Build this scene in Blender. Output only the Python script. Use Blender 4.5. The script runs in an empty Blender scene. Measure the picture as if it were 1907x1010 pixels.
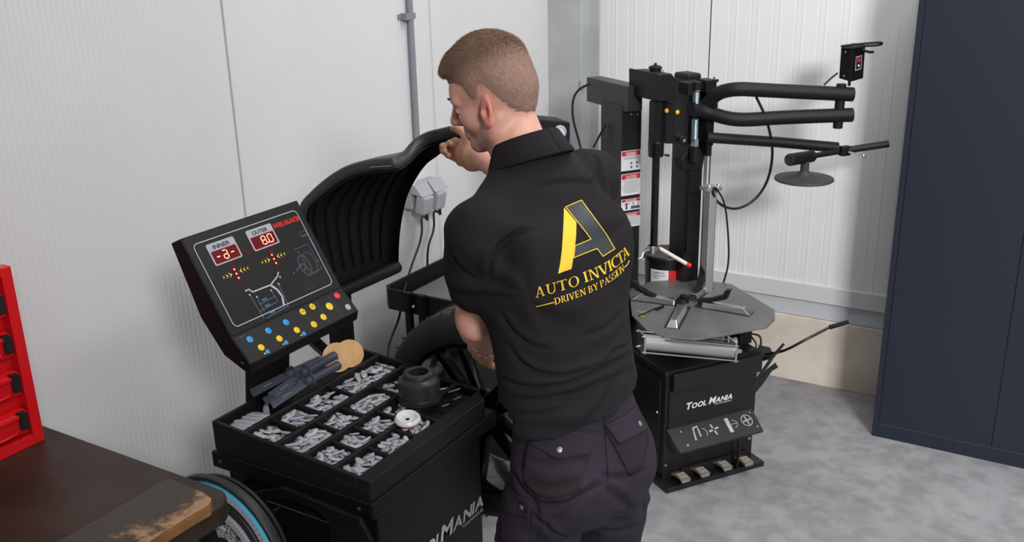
import bpy, bmesh, math, random
import numpy as np
from mathutils import Vector, Matrix, noise
from mathutils.bvhtree import BVHTree
random.seed(7)
SC = bpy.context.scene
COL = SC.collection
# ---------------- camera ----------------
FPX = 1810.0; PITCH = math.radians(18.77); ROLL = math.radians(1.316); YAW = math.radians(31.1); CAMH = 2.05
def cam_axes():
    ff = Vector((0, math.cos(PITCH), -math.sin(PITCH))); rt = Vector((1, 0, 0)); dn = ff.cross(rt)
    c, s = math.cos(ROLL), math.sin(ROLL)
    r2 = rt * c + dn * s; d2 = dn * c - rt * s
    Z = Matrix.Rotation(YAW, 3, 'Z')
    return Z @ r2, Z @ d2, Z @ ff
CR, CD, CF = cam_axes()
CP = Vector((0, 0, CAMH))
cd = bpy.data.cameras.new('camera'); cam = bpy.data.objects.new('camera', cd); COL.objects.link(cam)
cd.sensor_width = 36.0; cd.lens = 36.0 * FPX / 1907.0; cd.clip_start = 0.05; cd.clip_end = 100
m3 = Matrix((CR, -CD, -CF)).transposed()
cam.matrix_world = Matrix.Translation(CP) @ m3.to_4x4()
cd.dof.use_dof = True; cd.dof.focus_distance = 2.15; cd.dof.aperture_fstop = 11.0
SC.camera = cam
SC.view_settings.view_transform = 'Standard'; SC.view_settings.look = 'None'
SC.view_settings.exposure = 0.0; SC.view_settings.gamma = 1.0
# ---------------- daylight and lamps ----------------
W = bpy.data.worlds.new('workshop_air'); SC.world = W; W.use_nodes = True
bgn = W.node_tree.nodes['Background']; bgn.inputs[0].default_value = (0.93, 0.96, 1.0, 1); bgn.inputs[1].default_value = 0.285
def area(name, loc, target, sx, sy, power, col=(1, 1, 1)):
    l = bpy.data.lights.new(name, 'AREA'); l.shape = 'RECTANGLE'; l.size = sx; l.size_y = sy; l.energy = power; l.color = col
    o = bpy.data.objects.new(name, l); COL.objects.link(o); o.location = loc
    o.rotation_euler = (Vector(target) - Vector(loc)).to_track_quat('-Z', 'Y').to_euler(); return o
key = area('door_daylight', (3.0, -1.5, 3.8), (0.0, 4.2, 0.5), 1.1, 1.1, 84, (1.0, 0.99, 0.975)); key.data.spread = math.radians(84)
area('ceiling_light_near', (1.9, 2.4, 4.3), (1.9, 2.4, 0), 1.2, 2.4, 62, (0.98, 0.98, 1.0))
area('ceiling_light_far', (-0.2, 2.9, 4.3), (-0.2, 2.9, 0), 1.2, 1.6, 62, (0.98, 0.98, 1.0))

# ---------------- point helpers: pixel ray meets a real plane ----------------
def ray(x, y):
    return ((x - 953.5) * CR + (y - 505.0) * CD + FPX * CF).normalized()
def onx(x, y, X): d = ray(x, y); return CP + d * (X / d.x)
def ony(x, y, Y): d = ray(x, y); return CP + d * (Y / d.y)
def onz(x, y, Z): d = ray(x, y); return CP + d * ((Z - CAMH) / d.z)
def onplane(x, y, p, n): d = ray(x, y); return CP + d * ((Vector(p) - CP).dot(n) / d.dot(n))
def att(x, y, t): return CP + ray(x, y) * t
# ---------------- materials ----------------
MATS = {}
def mat(name, col, rough=0.5, metal=0.0, bump=0.0, bscale=200.0, var=0.0, vscale=8.0, col2=None, emit=None, estr=0, spec=0.38, sheen=0, bstretch=None, sss=0, coat=0):
    if name in MATS: return MATS[name]
    m = bpy.data.materials.new(name); m.use_nodes = True; nt = m.node_tree; b = nt.nodes['Principled BSDF']
    b.inputs['Base Color'].default_value = (*col, 1); b.inputs['Roughness'].default_value = rough
    b.inputs['Metallic'].default_value = metal; b.inputs['Specular IOR Level'].default_value = spec
    tc = nt.nodes.new('ShaderNodeTexCoord')
    if sheen: b.inputs['Sheen Weight'].default_value = sheen; b.inputs['Sheen Roughness'].default_value = 0.5
    if coat: b.inputs['Coat Weight'].default_value = coat
    if sss:
        b.inputs['Subsurface Weight'].default_value = sss; b.inputs['Subsurface Radius'].default_value = (0.012, 0.005, 0.003); b.inputs['Subsurface Scale'].default_value = 0.6
    if var or col2:
        n = nt.nodes.new('ShaderNodeTexNoise'); n.inputs['Scale'].default_value = vscale; n.inputs['Detail'].default_value = 6
        nt.links.new(tc.outputs['Object'], n.inputs['Vector'])
        r = nt.nodes.new('ShaderNodeValToRGB'); c2 = col2 or tuple(min(1, c * (1 + var)) for c in col)
        c1 = col if col2 else tuple(c * (1 - var) for c in col)
        r.color_ramp.elements[0].color = (*c1, 1); r.color_ramp.elements[1].color = (*c2, 1)
        r.color_ramp.elements[0].position = 0.35; r.color_ramp.elements[1].position = 0.65
        nt.links.new(n.outputs['Fac'], r.inputs[0]); nt.links.new(r.outputs[0], b.inputs['Base Color'])
    if bump:
        n = nt.nodes.new('ShaderNodeTexNoise'); n.inputs['Scale'].default_value = bscale; n.inputs['Detail'].default_value = 3
        if bstretch:
            mp = nt.nodes.new('ShaderNodeMapping'); mp.inputs['Scale'].default_value = bstretch
            nt.links.new(tc.outputs['Object'], mp.inputs['Vector']); nt.links.new(mp.outputs[0], n.inputs['Vector'])
        else: nt.links.new(tc.outputs['Object'], n.inputs['Vector'])
        bp = nt.nodes.new('ShaderNodeBump'); bp.inputs['Strength'].default_value = bump; bp.inputs['Distance'].default_value = 0.002
        nt.links.new(n.outputs['Fac'], bp.inputs['Height']); nt.links.new(bp.outputs[0], b.inputs['Normal'])
    if emit: b.inputs['Emission Color'].default_value = (*emit, 1); b.inputs['Emission Strength'].default_value = estr
    MATS[name] = m; return m
BLK = mat('black_powdercoat', (0.0065, 0.0062, 0.0068), 0.42, spec=.16, bump=0.25, bscale=500, var=0.15, vscale=6)
BLKM = mat('black_matte_plastic', (0.0095, 0.009, 0.0095), 0.5, spec=.24, bump=0.2, bscale=350)
BLKG = mat('black_gloss', (0.006, 0.006, 0.006), 0.22)
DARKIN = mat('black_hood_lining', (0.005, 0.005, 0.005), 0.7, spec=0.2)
GREYP = mat('dark_grey_steel', (0.035, 0.035, 0.036), 0.4, metal=0.2, bump=0.1, bscale=300)
CHR = mat('zinc_steel', (0.62, 0.64, 0.66), 0.28, metal=1.0, bump=0.05, bscale=100)
ALU = mat('aluminium', (0.50, 0.51, 0.52), 0.38, metal=0.85, bump=0.05, bscale=80)
CABLE = mat('black_cable', (0.01, 0.01, 0.011), 0.45)
WHITE = mat('white_print', (0.75, 0.76, 0.78), 0.5)
SILV = mat('silver_print', (0.42, 0.42, 0.46), 0.5)
REDP = mat('red_print', (0.6, 0.02, 0.02), 0.5)
YELP = mat('yellow_print', (0.80, 0.55, 0.02), 0.5)
BLUP = mat('blue_print', (0.02, 0.25, 0.62), 0.45)
# ---------------- mesh builder ----------------
class MB:
    def __init__(s): s.v = []; s.f = []
    def add(s, vs, fs):
        n = len(s.v); s.v += [tuple(p) for p in vs]; s.f += [tuple(i + n for i in f) for f in fs]; return s
    def box(s, c, d, M=None):
        c = Vector(c); h = Vector(d) / 2; vs = []
        for x in (-1, 1):
            for y in (-1, 1):
                for z in (-1, 1):
                    p = Vector((x * h.x, y * h.y, z * h.z))
                    vs.append(c + (M @ p if M else p))
        return s.add(vs, [(0, 1, 3, 2), (4, 6, 7, 5), (0, 4, 5, 1), (2, 3, 7, 6), (0, 2, 6, 4), (1, 5, 7, 3)])
    def box2(s, a, b):
        a = Vector(a); b = Vector(b); return s.box((a + b) / 2, (abs(b.x - a.x), abs(b.y - a.y), abs(b.z - a.z)))
    def hexa(s, q0, q1):  # two quads, matching order
        return s.add(list(q0) + list(q1), [(3, 2, 1, 0), (4, 5, 6, 7)] + [(i, (i + 1) % 4, 4 + (i + 1) % 4, 4 + i) for i in range(4)])
    def prism(s, poly, off):  # closed polygon of points, extruded by a vector
        n = len(poly); off = Vector(off); a = [Vector(p) for p in poly]; b = [p + off for p in a]
        return s.add(a + b, [tuple(range(n - 1, -1, -1)), tuple(range(n, 2 * n))] + [(i, (i + 1) % n, n + (i + 1) % n, n + i) for i in range(n)])
    def cyl(s, a, b, r, r2=None, n=20, caps=True):
        a = Vector(a); b = Vector(b); r2 = r if r2 is None else r2; d = (b - a).normalized()
        u = d.orthogonal().normalized(); w = d.cross(u)
        ring = lambda c, rr: [c + (u * math.cos(2 * math.pi * i / n) + w * math.sin(2 * math.pi * i / n)) * rr for i in range(n)]
        f = [(i, (i + 1) % n, n + (i + 1) % n, n + i) for i in range(n)]
        if caps: f += [tuple(range(n - 1, -1, -1)), tuple(range(n, 2 * n))]
        return s.add(ring(a, r) + ring(b, r2), f)
    def tube(s, pts, r, n=12, smooth=0, closed=False):
        P = [Vector(p) for p in pts]
        for _ in range(smooth):
            Q = [P[0]]
            for i in range(len(P) - 1): Q += [P[i] * .75 + P[i + 1] * .25, P[i] * .25 + P[i + 1] * .75]
            Q.append(P[-1]); P = Q
        vs = []; u = None; m = len(P)
        for i, p in enumerate(P):
            t = (P[min(i + 1, m - 1)] - P[max(i - 1, 0)]).normalized()
            u = t.orthogonal().normalized() if u is None else (u - t * u.dot(t)).normalized()
            w = t.cross(u); rr = r(i / (m - 1)) if callable(r) else r
            vs += [p + (u * math.cos(2 * math.pi * k / n) + w * math.sin(2 * math.pi * k / n)) * rr for k in range(n)]
        fs = [(i * n + k, i * n + (k + 1) % n, (i + 1) * n + (k + 1) % n, (i + 1) * n + k) for i in range(m - 1) for k in range(n)]
        fs += [tuple(range(n - 1, -1, -1)), tuple((m - 1) * n + k for k in range(n))]
        return s.add(vs, fs)
    def lathe(s, c, axis, prof, n=40, u=None):  # prof: (radius, height along axis)
        c = Vector(c); d = Vector(axis).normalized(); u = d.orthogonal().normalized() if u is None else Vector(u).normalized(); w = d.cross(u)
        vs = []
        for r, h in prof: vs += [c + d * h + (u * math.cos(2 * math.pi * k / n) + w * math.sin(2 * math.pi * k / n)) * r for k in range(n)]
        m = len(prof)
        fs = [(i * n + k, i * n + (k + 1) % n, (i + 1) * n + (k + 1) % n, (i + 1) * n + k) for i in range(m - 1) for k in range(n)]
        return s.add(vs, fs)
    def grid(s, rows):  # rows of points
        m = len(rows); n = len(rows[0]); vs = [p for r in rows for p in r]
        return s.add(vs, [(i * n + j, i * n + j + 1, (i + 1) * n + j + 1, (i + 1) * n + j) for i in range(m - 1) for j in range(n - 1)])
    def build(s, name, m, parent=None, bevel=0, smooth=None, seg=2, solid=0, kind=None):
        me = bpy.data.meshes.new(name)
        base = Vector(parent['_base']) if (parent is not None and '_base' in parent) else Vector((0, 0, 0))
        if parent is None and s.v:
            a = np.array([tuple(p) for p in s.v]); base = Vector(((a[:, 0].min() + a[:, 0].max()) / 2, (a[:, 1].min() + a[:, 1].max()) / 2, a[:, 2].min()))
        me.from_pydata([tuple(Vector(p) - base) for p in s.v], [], s.f)
        bm = bmesh.new(); bm.from_mesh(me); bmesh.ops.recalc_face_normals(bm, faces=bm.faces)
        if smooth is not None:
            for f in bm.faces: f.smooth = True
            for e in bm.edges:
                if len(e.link_faces) == 2 and e.calc_face_angle(0) > math.radians(smooth): e.smooth = False
        bm.to_mesh(me); bm.free()
        me.materials.append(m)
        o = bpy.data.objects.new(name, me); COL.objects.link(o)
        if parent is not None:
            o.parent = parent
            if '_base' in parent and parent.type == 'MESH': pass
        else: o.location = base
        if parent is not None: o['_base'] = tuple(base)
        else: o['_base'] = tuple(base)
        if solid:
            sm = o.modifiers.new('solid', 'SOLIDIFY'); sm.thickness = solid; sm.offset = 0
        if bevel:
            bv = o.modifiers.new('bevel', 'BEVEL'); bv.width = bevel; bv.segments = seg; bv.limit_method = 'ANGLE'; bv.angle_limit = math.radians(35); bv.harden_normals = False
        if kind: o['kind'] = kind
        return o
def root(name, base, label, cat, group=None):
    o = bpy.data.objects.new(name, None); COL.objects.link(o); o.location = base; o['_base'] = tuple(base)
    o.empty_display_size = 0.05; o['label'] = label; o['category'] = cat
    if group: o['group'] = group
    return o
def tag(o, label, cat=None, group=None):
    o['label'] = label
    if cat: o['category'] = cat
    if group: o['group'] = group
    return o
# ---------------- flat text ----------------
_T = {}
def text2d(t, bold=0.0, res=3):
    k = (t, bold)
    if k in _T: return _T[k]
    cu = bpy.data.curves.new('t', 'FONT'); cu.body = t; cu.size = 1.0; cu.offset = bold; cu.resolution_u = res
    ob = bpy.data.objects.new('t', cu); COL.objects.link(ob)
    dg = bpy.context.evaluated_depsgraph_get(); dg.update()
    me = bpy.data.meshes.new_from_object(ob.evaluated_get(dg))
    vs = [(v.co.x, v.co.y) for v in me.vertices]; fs = [tuple(p.vertices) for p in me.polygons]
    bpy.data.objects.remove(ob); bpy.data.curves.remove(cu); bpy.data.meshes.remove(me)
    if vs:
        x0 = min(v[0] for v in vs); x1 = max(v[0] for v in vs)
        vs = [((x - x0) , y) for x, y in vs]; w = x1 - x0
    else: w = 0
    _T[k] = (vs, fs, w); return _T[k]
def put_text(mb, t, o, X, Y, h, width=None, bold=0.0, shear=0.0, center=False, up=0.0004):
    """o: lower-left corner, X / Y unit directions, h: capital height, width: fitted width"""
    vs, fs, w = text2d(t, bold); s = h / 0.72; sx = (width / w) if width else s
    o = Vector(o); X = Vector(X); Y = Vector(Y); N = X.cross(Y).normalized()
    dx = -w * sx / 2 if center else 0
    mb.add([o + X * (x * sx + dx + shear * y * s) + Y * (y * s) + N * up for x, y in vs], fs)
    return w * sx
def smallcaps(mb, t, o, X, Y, h, width, bold=0.02, shear=0.25, k=0.76, up=0.0004):
    parts = []; tot = 0
    for i, ch in enumerate(t):
        if ch == ' ': parts.append((None, 0, tot)); tot += h * 0.35; continue
        big = i == 0 or t[i - 1] == ' '
        hh = h if big else h * k
        w = text2d(ch, bold)[2] * hh / 0.72 * 1.12
        parts.append((ch, hh, tot)); tot += w + h * 0.07
    sc = width / tot; o = Vector(o); X = Vector(X)
    for ch, hh, x in parts:
        if ch: put_text(mb, ch, o + X * (x * sc), X, Y, hh, width=text2d(ch, bold)[2] * hh / 0.72 * 1.12 * sc, bold=bold, shear=shear, up=up)
# ================= room =================
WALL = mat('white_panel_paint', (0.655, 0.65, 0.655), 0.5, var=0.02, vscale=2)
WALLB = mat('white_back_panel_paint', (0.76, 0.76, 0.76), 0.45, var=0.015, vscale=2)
CONC = mat('floor_concrete', (0.225, 0.222, 0.232), 0.55, col2=(0.30, 0.295, 0.305), vscale=2.2, bump=0.15, bscale=60)
def upgrade_floor():
    nt = CONC.node_tree; b = nt.nodes['Principled BSDF']; ramp = [n for n in nt.nodes if n.type == 'VALTORGB'][0]
    tc = [n for n in nt.nodes if n.type == 'TEX_COORD'][0]
    n2 = nt.nodes.new('ShaderNodeTexNoise'); n2.inputs['Scale'].default_value = 14; n2.inputs['Detail'].default_value = 8; nt.links.new(tc.outputs['Object'], n2.inputs['Vector'])
    mx = nt.nodes.new('ShaderNodeMix'); mx.data_type = 'RGBA'; mx.blend_type = 'MULTIPLY'; mx.inputs[0].default_value = 0.45
    r2 = nt.nodes.new('ShaderNodeValToRGB'); r2.color_ramp.elements[0].color = (.62, .62, .62, 1); r2.color_ramp.elements[1].color = (1.25, 1.25, 1.25, 1)
    r2.color_ramp.elements[0].position = 0.35; r2.color_ramp.elements[1].position = 0.6
    nt.links.new(n2.outputs['Fac'], r2.inputs[0]); nt.links.new(ramp.outputs[0], mx.inputs[6]); nt.links.new(r2.outputs[0], mx.inputs[7])
    nt.links.new(mx.outputs[2], b.inputs['Base Color'])
upgrade_floor()
PLINTH = mat('plinth_concrete', (0.62, 0.54, 0.46), 0.85, col2=(0.74, 0.66, 0.57), vscale=5, bump=0.5, bscale=70)
TRIMM = mat('trim_white_metal', (0.62, 0.63, 0.635), 0.4)
TRIM2 = mat('trim_grey_metal', (0.56, 0.58, 0.61), 0.4)
XL, YB = -2.30, 4.37
def structure(mb, name, m, **k):
    o = mb.build(name, m, **k); o['kind'] = 'structure'; return o
structure(MB().box2((-2.5, -3.0, -0.1), (4.0, 4.55, 0.0)), 'floor', CONC)
# left wall: vertical micro ribs, one panel joint every 1.07 m
def ribbed(name, m, length_axis, start, end, fixed, z0, z1, pitch, groove, depth, joints, normal, jd=0.010, jw=0.006, ridge=False):
    prof = []
    a = start
    k = 0
    def jn(p): return any(abs(p - j) < pitch * 0.5 for j in joints)
    while a < end:
        b = a + pitch
        c = (a + b) / 2
        js = [j for j in joints if a <= j < b]
        if js:
            j = js[0]; prof += [(a, 0), (j - jw, 0), (j - jw * .4, -jd), (j + jw * .4, -jd), (j + jw, 0.0006), (j + jw * 2.2, 0.0006), (j + jw * 2.4, 0)]
        else:
            g = groove / 2
            if ridge: prof += [(a, 0), (c - g, 0), (c - g * .5, -depth), (c + g * .5, -depth), (c + g, 0)]
            else: prof += [(a + pitch * k / 8, -depth * (.5 - .5 * math.cos(2 * math.pi * k / 8))) for k in range(8)]
            if ridge: prof += [(c + pitch * .28, 0), (c + pitch * .30, depth * .8), (c + pitch * .36, depth * .8), (c + pitch * .38, 0)]
        a = b
    prof.append((end, 0))
    rows = []
    for z in (z0, z1):
        r = []
        for s, d in prof:
            if length_axis == 'y': r.append((fixed + normal * d, s, z))
            else: r.append((s, fixed + normal * d, z))
        rows.append(r)
    mb = MB().grid(rows)
    # backing so that the wall has thickness
    if length_axis == 'y': mb.box2((fixed - normal * 0.01, start, z0), (fixed - normal * 0.10, end, z1))
    else: mb.box2((start, fixed - normal * 0.01, z0), (end, fixed - normal * 0.10, z1))
    return structure(mb, name, m)
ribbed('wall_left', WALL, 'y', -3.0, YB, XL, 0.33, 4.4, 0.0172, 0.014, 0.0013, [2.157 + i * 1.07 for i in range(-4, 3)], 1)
structure(MB().box2((XL - 0.10, -3.0, 0), (XL + 0.02, YB, 0.33)), 'baseboard_left', PLINTH, bevel=0.004)
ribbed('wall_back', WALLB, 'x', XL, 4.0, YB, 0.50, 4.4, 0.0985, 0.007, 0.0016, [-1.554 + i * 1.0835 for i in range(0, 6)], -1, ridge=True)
structure(MB().box2((XL + .02, YB - 0.012, 0.42), (4.0, YB + 0.08, 0.503)), 'trim_1', TRIMM, bevel=0.003)
structure(MB().box2((XL + .02, YB + 0.004, 0.335), (4.0, YB + 0.08, 0.415)), 'trim_2', TRIM2, bevel=0.003)
structure(MB().box2((XL + .02, YB - 0.004, 0.0), (4.0, YB + 0.10, 0.333)), 'baseboard_back', PLINTH, bevel=0.004)
GALV = mat('galvanised_column', (0.40, 0.415, 0.42), 0.45, metal=0.15, col2=(0.47, 0.485, 0.49), vscale=5)
mb = MB().box2((XL, 4.20, 0), (-2.125, 4.212, 4.4)).box2((-2.16, 4.212, 0), (-2.15, YB - .01, 4.4)).box2((-2.17, 4.355, 0), (-2.105, 4.368, 4.4))
structure(mb, 'trim_3', GALV, bevel=0.002)
structure(MB().box2((-2.5, -3.1, 4.4), (4.1, 4.6, 4.5)), 'ceiling', TRIMM)
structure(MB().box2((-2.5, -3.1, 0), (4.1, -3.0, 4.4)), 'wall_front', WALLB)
# conduit on the left wall
gp = mat('grey_conduit_plastic', (0.22, 0.235, 0.26), 0.45)
cr = root('cable_conduit', (-2.284, 3.08, 1.16), 'grey vertical electrical conduit pipe clipped to the left wall above the sockets', 'pipe')
MB().cyl((-2.284, 3.08, 1.22), (-2.284, 3.08, 4.3), 0.0125, n=24).build('pipe', gp, cr, smooth=40)
MB().box2((-2.30, 3.035, 1.775), (-2.268, 3.062, 1.80)).box2((-2.30, 3.02, 1.78), (-2.292, 3.10, 1.797)).cyl((-2.284, 3.08, 1.775), (-2.284, 3.08, 1.80), 0.0155).box2((-2.3, 3.094, 1.777), (-2.275, 3.104, 1.799)).build('clip', gp, cr, bevel=0.001)
# socket box and plugs
wp = mat('grey_socket_plastic', (0.36, 0.37, 0.385), 0.45); wp2 = mat('white_plug_plastic', (0.75, 0.76, 0.78), 0.4)
sb = root('wall_socket_box', (-2.30, 3.08, 1.10), 'pale grey double wall socket box under the conduit', 'socket')
MB().box2((-2.30, 3.02, 1.12), (-2.255, 3.20, 1.215)).build('housing', wp, sb, bevel=0.004)
MB().hexa([(-2.255, 3.015, 1.185), (-2.255, 3.10, 1.185), (-2.255, 3.10, 1.21), (-2.255, 3.015, 1.21)], [(-2.20, 3.02, 1.175), (-2.20, 3.098, 1.175), (-2.235, 3.10, 1.222), (-2.235, 3.015, 1.222)]).build('lid', wp, sb, bevel=0.003)
MB().hexa([(-2.255, 3.11, 1.185), (-2.255, 3.20, 1.185), (-2.255, 3.20, 1.21), (-2.255, 3.11, 1.21)], [(-2.20, 3.112, 1.175), (-2.20, 3.198, 1.175), (-2.235, 3.20, 1.222), (-2.235, 3.11, 1.222)]).build('lid', wp, sb, bevel=0.003)
pw = root('white_plug', (-2.255, 3.0, 1.19), 'white adapter plug above the socket box beside the hood', 'plug')
MB().lathe((-2.27, 3.035, 1.222), (0.2, 0, 1), [(0.0, 0), (0.022, 0), (0.024, 0.02), (0.015, 0.045), (0.0, 0.05)], n=20).build('body', wp2, pw, smooth=50)
def plugcable(name, y, pts, label):
    r = root(name, (-2.225, y, 1.12), label, 'plug')
    MB().box((-2.22, y, 1.140), (0.05, 0.06, 0.075), Matrix.Rotation(0.2, 3, 'Y')).build('plug_body', wp, r, bevel=0.008)
    MB().cyl((-2.212, y, 1.105), (-2.21, y, 1.075), 0.008, 0.006).build('strain_relief', CABLE, r)
    MB().tube([(-2.21, y, 1.08)] + [tuple(Vector(p) + Vector((0, .035, .07))) for p in pts], 0.0045, n=8, smooth=3).build('cable', CABLE, r, smooth=60)
    r.location += Vector((0, -.035, -.07))
for o_ in (sb, pw): o_.location += Vector((0, -.035, -.07))
plugcable('power_plug', 3.055, [onx(784, 400, -2.2), onx(787, 440, -2.19), onx(768, 490, -2.18), onx(750, 545, -2.12), onx(745, 590, -2.1), onx(730, 625, -2.08), onx(722, 650, -2.05), onx(722, 690, -2.0), (-1.98, 2.3, .5), (-1.98, 2.2, .02)], 'grey power plug whose long black cable drops behind the weight tray')
plugcable('power_plug', 3.145, [onx(806, 390, -2.22), onx(810, 425, -2.22), onx(796, 460, -2.22), onx(796, 500, -2.24), (-2.27, 3.08, .7), (-2.27, 3.08, .4)], 'grey power plug whose short black cable drops behind the trolley')
# ceiling lamps (outside the frame, the room's own light)
# ================= wheel balancer =================
BX0, BX1, BY0, BY1 = -1.775, -1.272, 1.472, 2.0
bal = root('wheel_balancer', (-1.52, 1.75, 0), 'black wheel balancing machine with raised wheel guard and tilted display panel', 'wheel balancer')
def zt(x): return 0.901 + (-1.275 - x) * 0.0635     # sloping tray top
# cabinet
mb = MB().prism([(-1.755, 1.492, 0), (-1.278, 1.492, 0), (-1.278, 1.93, 0), (-1.36, 2.0, 0), (-1.755, 2.0, 0)], (0, 0, 0.805))
cab = mb.build('cabinet', BLK, bal, bevel=0.004)
mb = MB().prism([(-1.785, 1.468, 0.804), (-1.268, 1.468, 0.804), (-1.266, 2.0, 0.804), (-1.785, 2.03, 0.804)], (0, 0, 0.045))
lid = mb.build('lid', BLK, bal, bevel=0.006, seg=3)
# weight tray: walls and dividers around open compartments
ZF = 0.884   # compartment floor
def wallbar(mb, x0, x1, y0, y1, drop=0.0, zb=0.855):
    mb.hexa([(x0, y0, zb), (x1, y0, zb), (x1, y1, zb), (x0, y1, zb)], [(x0, y0, zt(x0) - drop), (x1, y0, zt(x1) - drop), (x1, y1, zt(x1) - drop), (x0, y1, zt(x0) - drop)])
CX = [-1.766, -1.673, -1.570, -1.480, -1.3875, -1.315]    # column boundaries
TW = 0.011
YE = {0: 2.01, 1: 2.01, 2: 2.0, 3: 2.0, 4: 2.0}
DIV = {0: [], 1: [1.575, 1.667, 1.79], 2: [1.622, 1.717, 1.857], 3: [1.575, 1.659, 1.754], 4: [1.60, 1.707, 1.80]}
tray = MB()
FD = .023
fl_ = [(-1.77, 1.474), (-1.275, 1.474), (-1.273, 1.955), (-1.33, 2.0), (-1.56, 2.015), (-1.77, 2.02)]
tray.add([(x, y, .848) for x, y in fl_] + [(x, y, zt(x) - FD) for x, y in fl_], [(5, 4, 3, 2, 1, 0), (6, 7, 8, 9, 10, 11)] + [(i, (i + 1) % 6, 6 + (i + 1) % 6, 6 + i) for i in range(6)])
wallbar(tray, -1.775, -1.764, 1.475, 2.02)
wallbar(tray, -1.764, -1.315, 1.475, 1.487)
wallbar(tray, -1.775, -1.56, 2.008, 2.02)
for i, x in enumerate(CX[1:5]): wallbar(tray, x - TW / 2, x + TW / 2, 1.48, 2.012 if i < 2 else 1.99)
# wide right hand rim
tray.hexa([(-1.315, 1.475, .855), (-1.275, 1.475, .855), (-1.273, 1.955, .855), (-1.315, 1.985, .855)], [(-1.315, 1.475, zt(-1.315)), (-1.275, 1.475, zt(-1.275)), (-1.273, 1.955, zt(-1.273)), (-1.315, 1.985, zt(-1.315))])
wallbar(tray, -1.56, -1.315, 1.985, 2.0)
tray.build('weight_tray', BLKM, bal, bevel=0.0035, seg=3)
for c, ys in DIV.items():
    for y in ys:
        dv = MB(); wallbar(dv, CX[c] + .004, CX[c + 1] - .004, y - .005, y + .005, drop=0.005); dv.build('tray_divider', BLKM, bal, bevel=0.003)
# screws on the lid front
for x in (-1.755, -1.31):
    MB().lathe((x, 1.4685, 0.826), (0, -1, 0), [(0.006, 0), (0.006, 0.001), (0.004, 0.003), (0, 0.0035)], n=16).build('screw', GREYP, bal, smooth=50)
# logo on the right side panel
lg = MB()
o = onx(818, 1013, -1.2775); e = onx(903, 943, -1.2775)
o = Vector((-1.2775, o.y, o.z)); Xd = Vector((0, 1, 0)); Zd = Vector((0, 0, 1))
p0 = onx(820, 1011, -1.2775); p1 = onx(901, 939, -1.2775)
wM = p1.y - p0.y
smallcaps(lg, 'MANIA', (-1.2775, p0.y, p1.z), Xd, Zd, 0.044, wM, bold=0.03)
smallcaps(lg, 'TOOL', (-1.2775, p0.y - 0.165, p1.z), Xd, Zd, 0.044, wM * 0.82, bold=0.03)
put_text(lg, 'TOOLMANIA.NL', (-1.2775, p0.y + wM * .48, p1.z - 0.017), Xd, Zd, 0.0095, width=wM * .5, bold=0.01, shear=.2)
lg.build('logo', SILV, bal)
# hinged frame plate on the front
def plate(pts, y, th): return [ (onz_y(p, y)) for p in pts]
def onz_y(p, y): q = ony(p[0], p[1], y); return Vector((q.x, y, q.z))
fr = MB()
outer = [(452, 921), (524, 909), (657, 964), (668, 968), (690, 1010)]
inner = [(452, 938), (530, 930), (590, 952), (612, 975), (616, 1013)]
Yp = 1.43
P_o = [onz_y(p, Yp) for p in outer] + [Vector((-1.30, Yp, 0.60))]
P_i = [onz_y(p, Yp) for p in inner] + [Vector((-1.40, Yp, 0.60))]
for i in range(len(P_o) - 1):
    fr.prism([P_o[i], P_o[i + 1], P_i[i + 1], P_i[i]], (0, 0.012, 0))
frame = fr.build('mounting_frame', BLK, bal, bevel=0.002)
frh = MB().box2((-1.70, 1.442, .62), (-1.36, 1.492, .78)); frh.build('frame_back_box', BLKG, bal, bevel=0.004)
h = ony(640, 988, Yp); MB().cyl((h.x, Yp - .0015, h.z), (h.x, Yp + .004, h.z), 0.0075, n=20).build('hole_dark_disc', DARKIN, bal)  # black disc on the plate stands for the shade inside its hole
h = ony(495, 960, 1.43); MB().lathe((h.x, 1.445, h.z), (0.2, -1, 0), [(0.016, 0), (0.016, 0.03), (0.012, 0.04), (0, 0.042)], n=24).build('knob', BLKG, bal, smooth=40)
# spindle housing toward the wheel
MB().cyl((-1.38, 1.96, .765), (-1.38, 2.07, .765), 0.045, n=32).build('spindle', GREYP, bal, smooth=40, bevel=0.003)
# ---- console ----
con_x = Vector((0, 1, 0))
Y0c, Y1c = 1.476, 1.876
def cpt(px_, py_): return None
T0 = Vector((-1.80, Y0c, 1.403)); Fd = Vector((-1.668, Y0c, 1.176))       # top edge, fold line (left ends)
Kf = Vector((-1.615, Y0c, 1.118))
wv = Vector((0, Y1c - Y0c, 0))
side = [T0 + Vector((0, 0, 0)), Fd, Kf, Kf + Vector((-.008, 0, -.028)), Vector((-1.70, Y0c, 1.125)), Vector((-1.765, Y0c, 1.21)), T0 + Vector((-.035, 0, -.016))]
cons = MB().prism(side, wv).build('console_housing', BLK, bal, bevel=0.003)
pd = (Fd - T0).normalized(); pn = Vector((0, 1, 0)).cross(pd); pn = pn if pn.x > 0 else -pn
PL = (Fd - T0).length; PWd = Y1c - Y0c
def pp(u, v, up=0.0006):  # u 0..1 left-right, v 0..1 top-bottom on the display face
    return T0 + Vector((0, u * PWd, 0)) + pd * (v * PL) + pn * up
CONF = mat('console_faceplate', (0.0105, 0.0105, 0.011), 0.5, spec=.25, bump=0.1, bscale=400)
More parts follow.
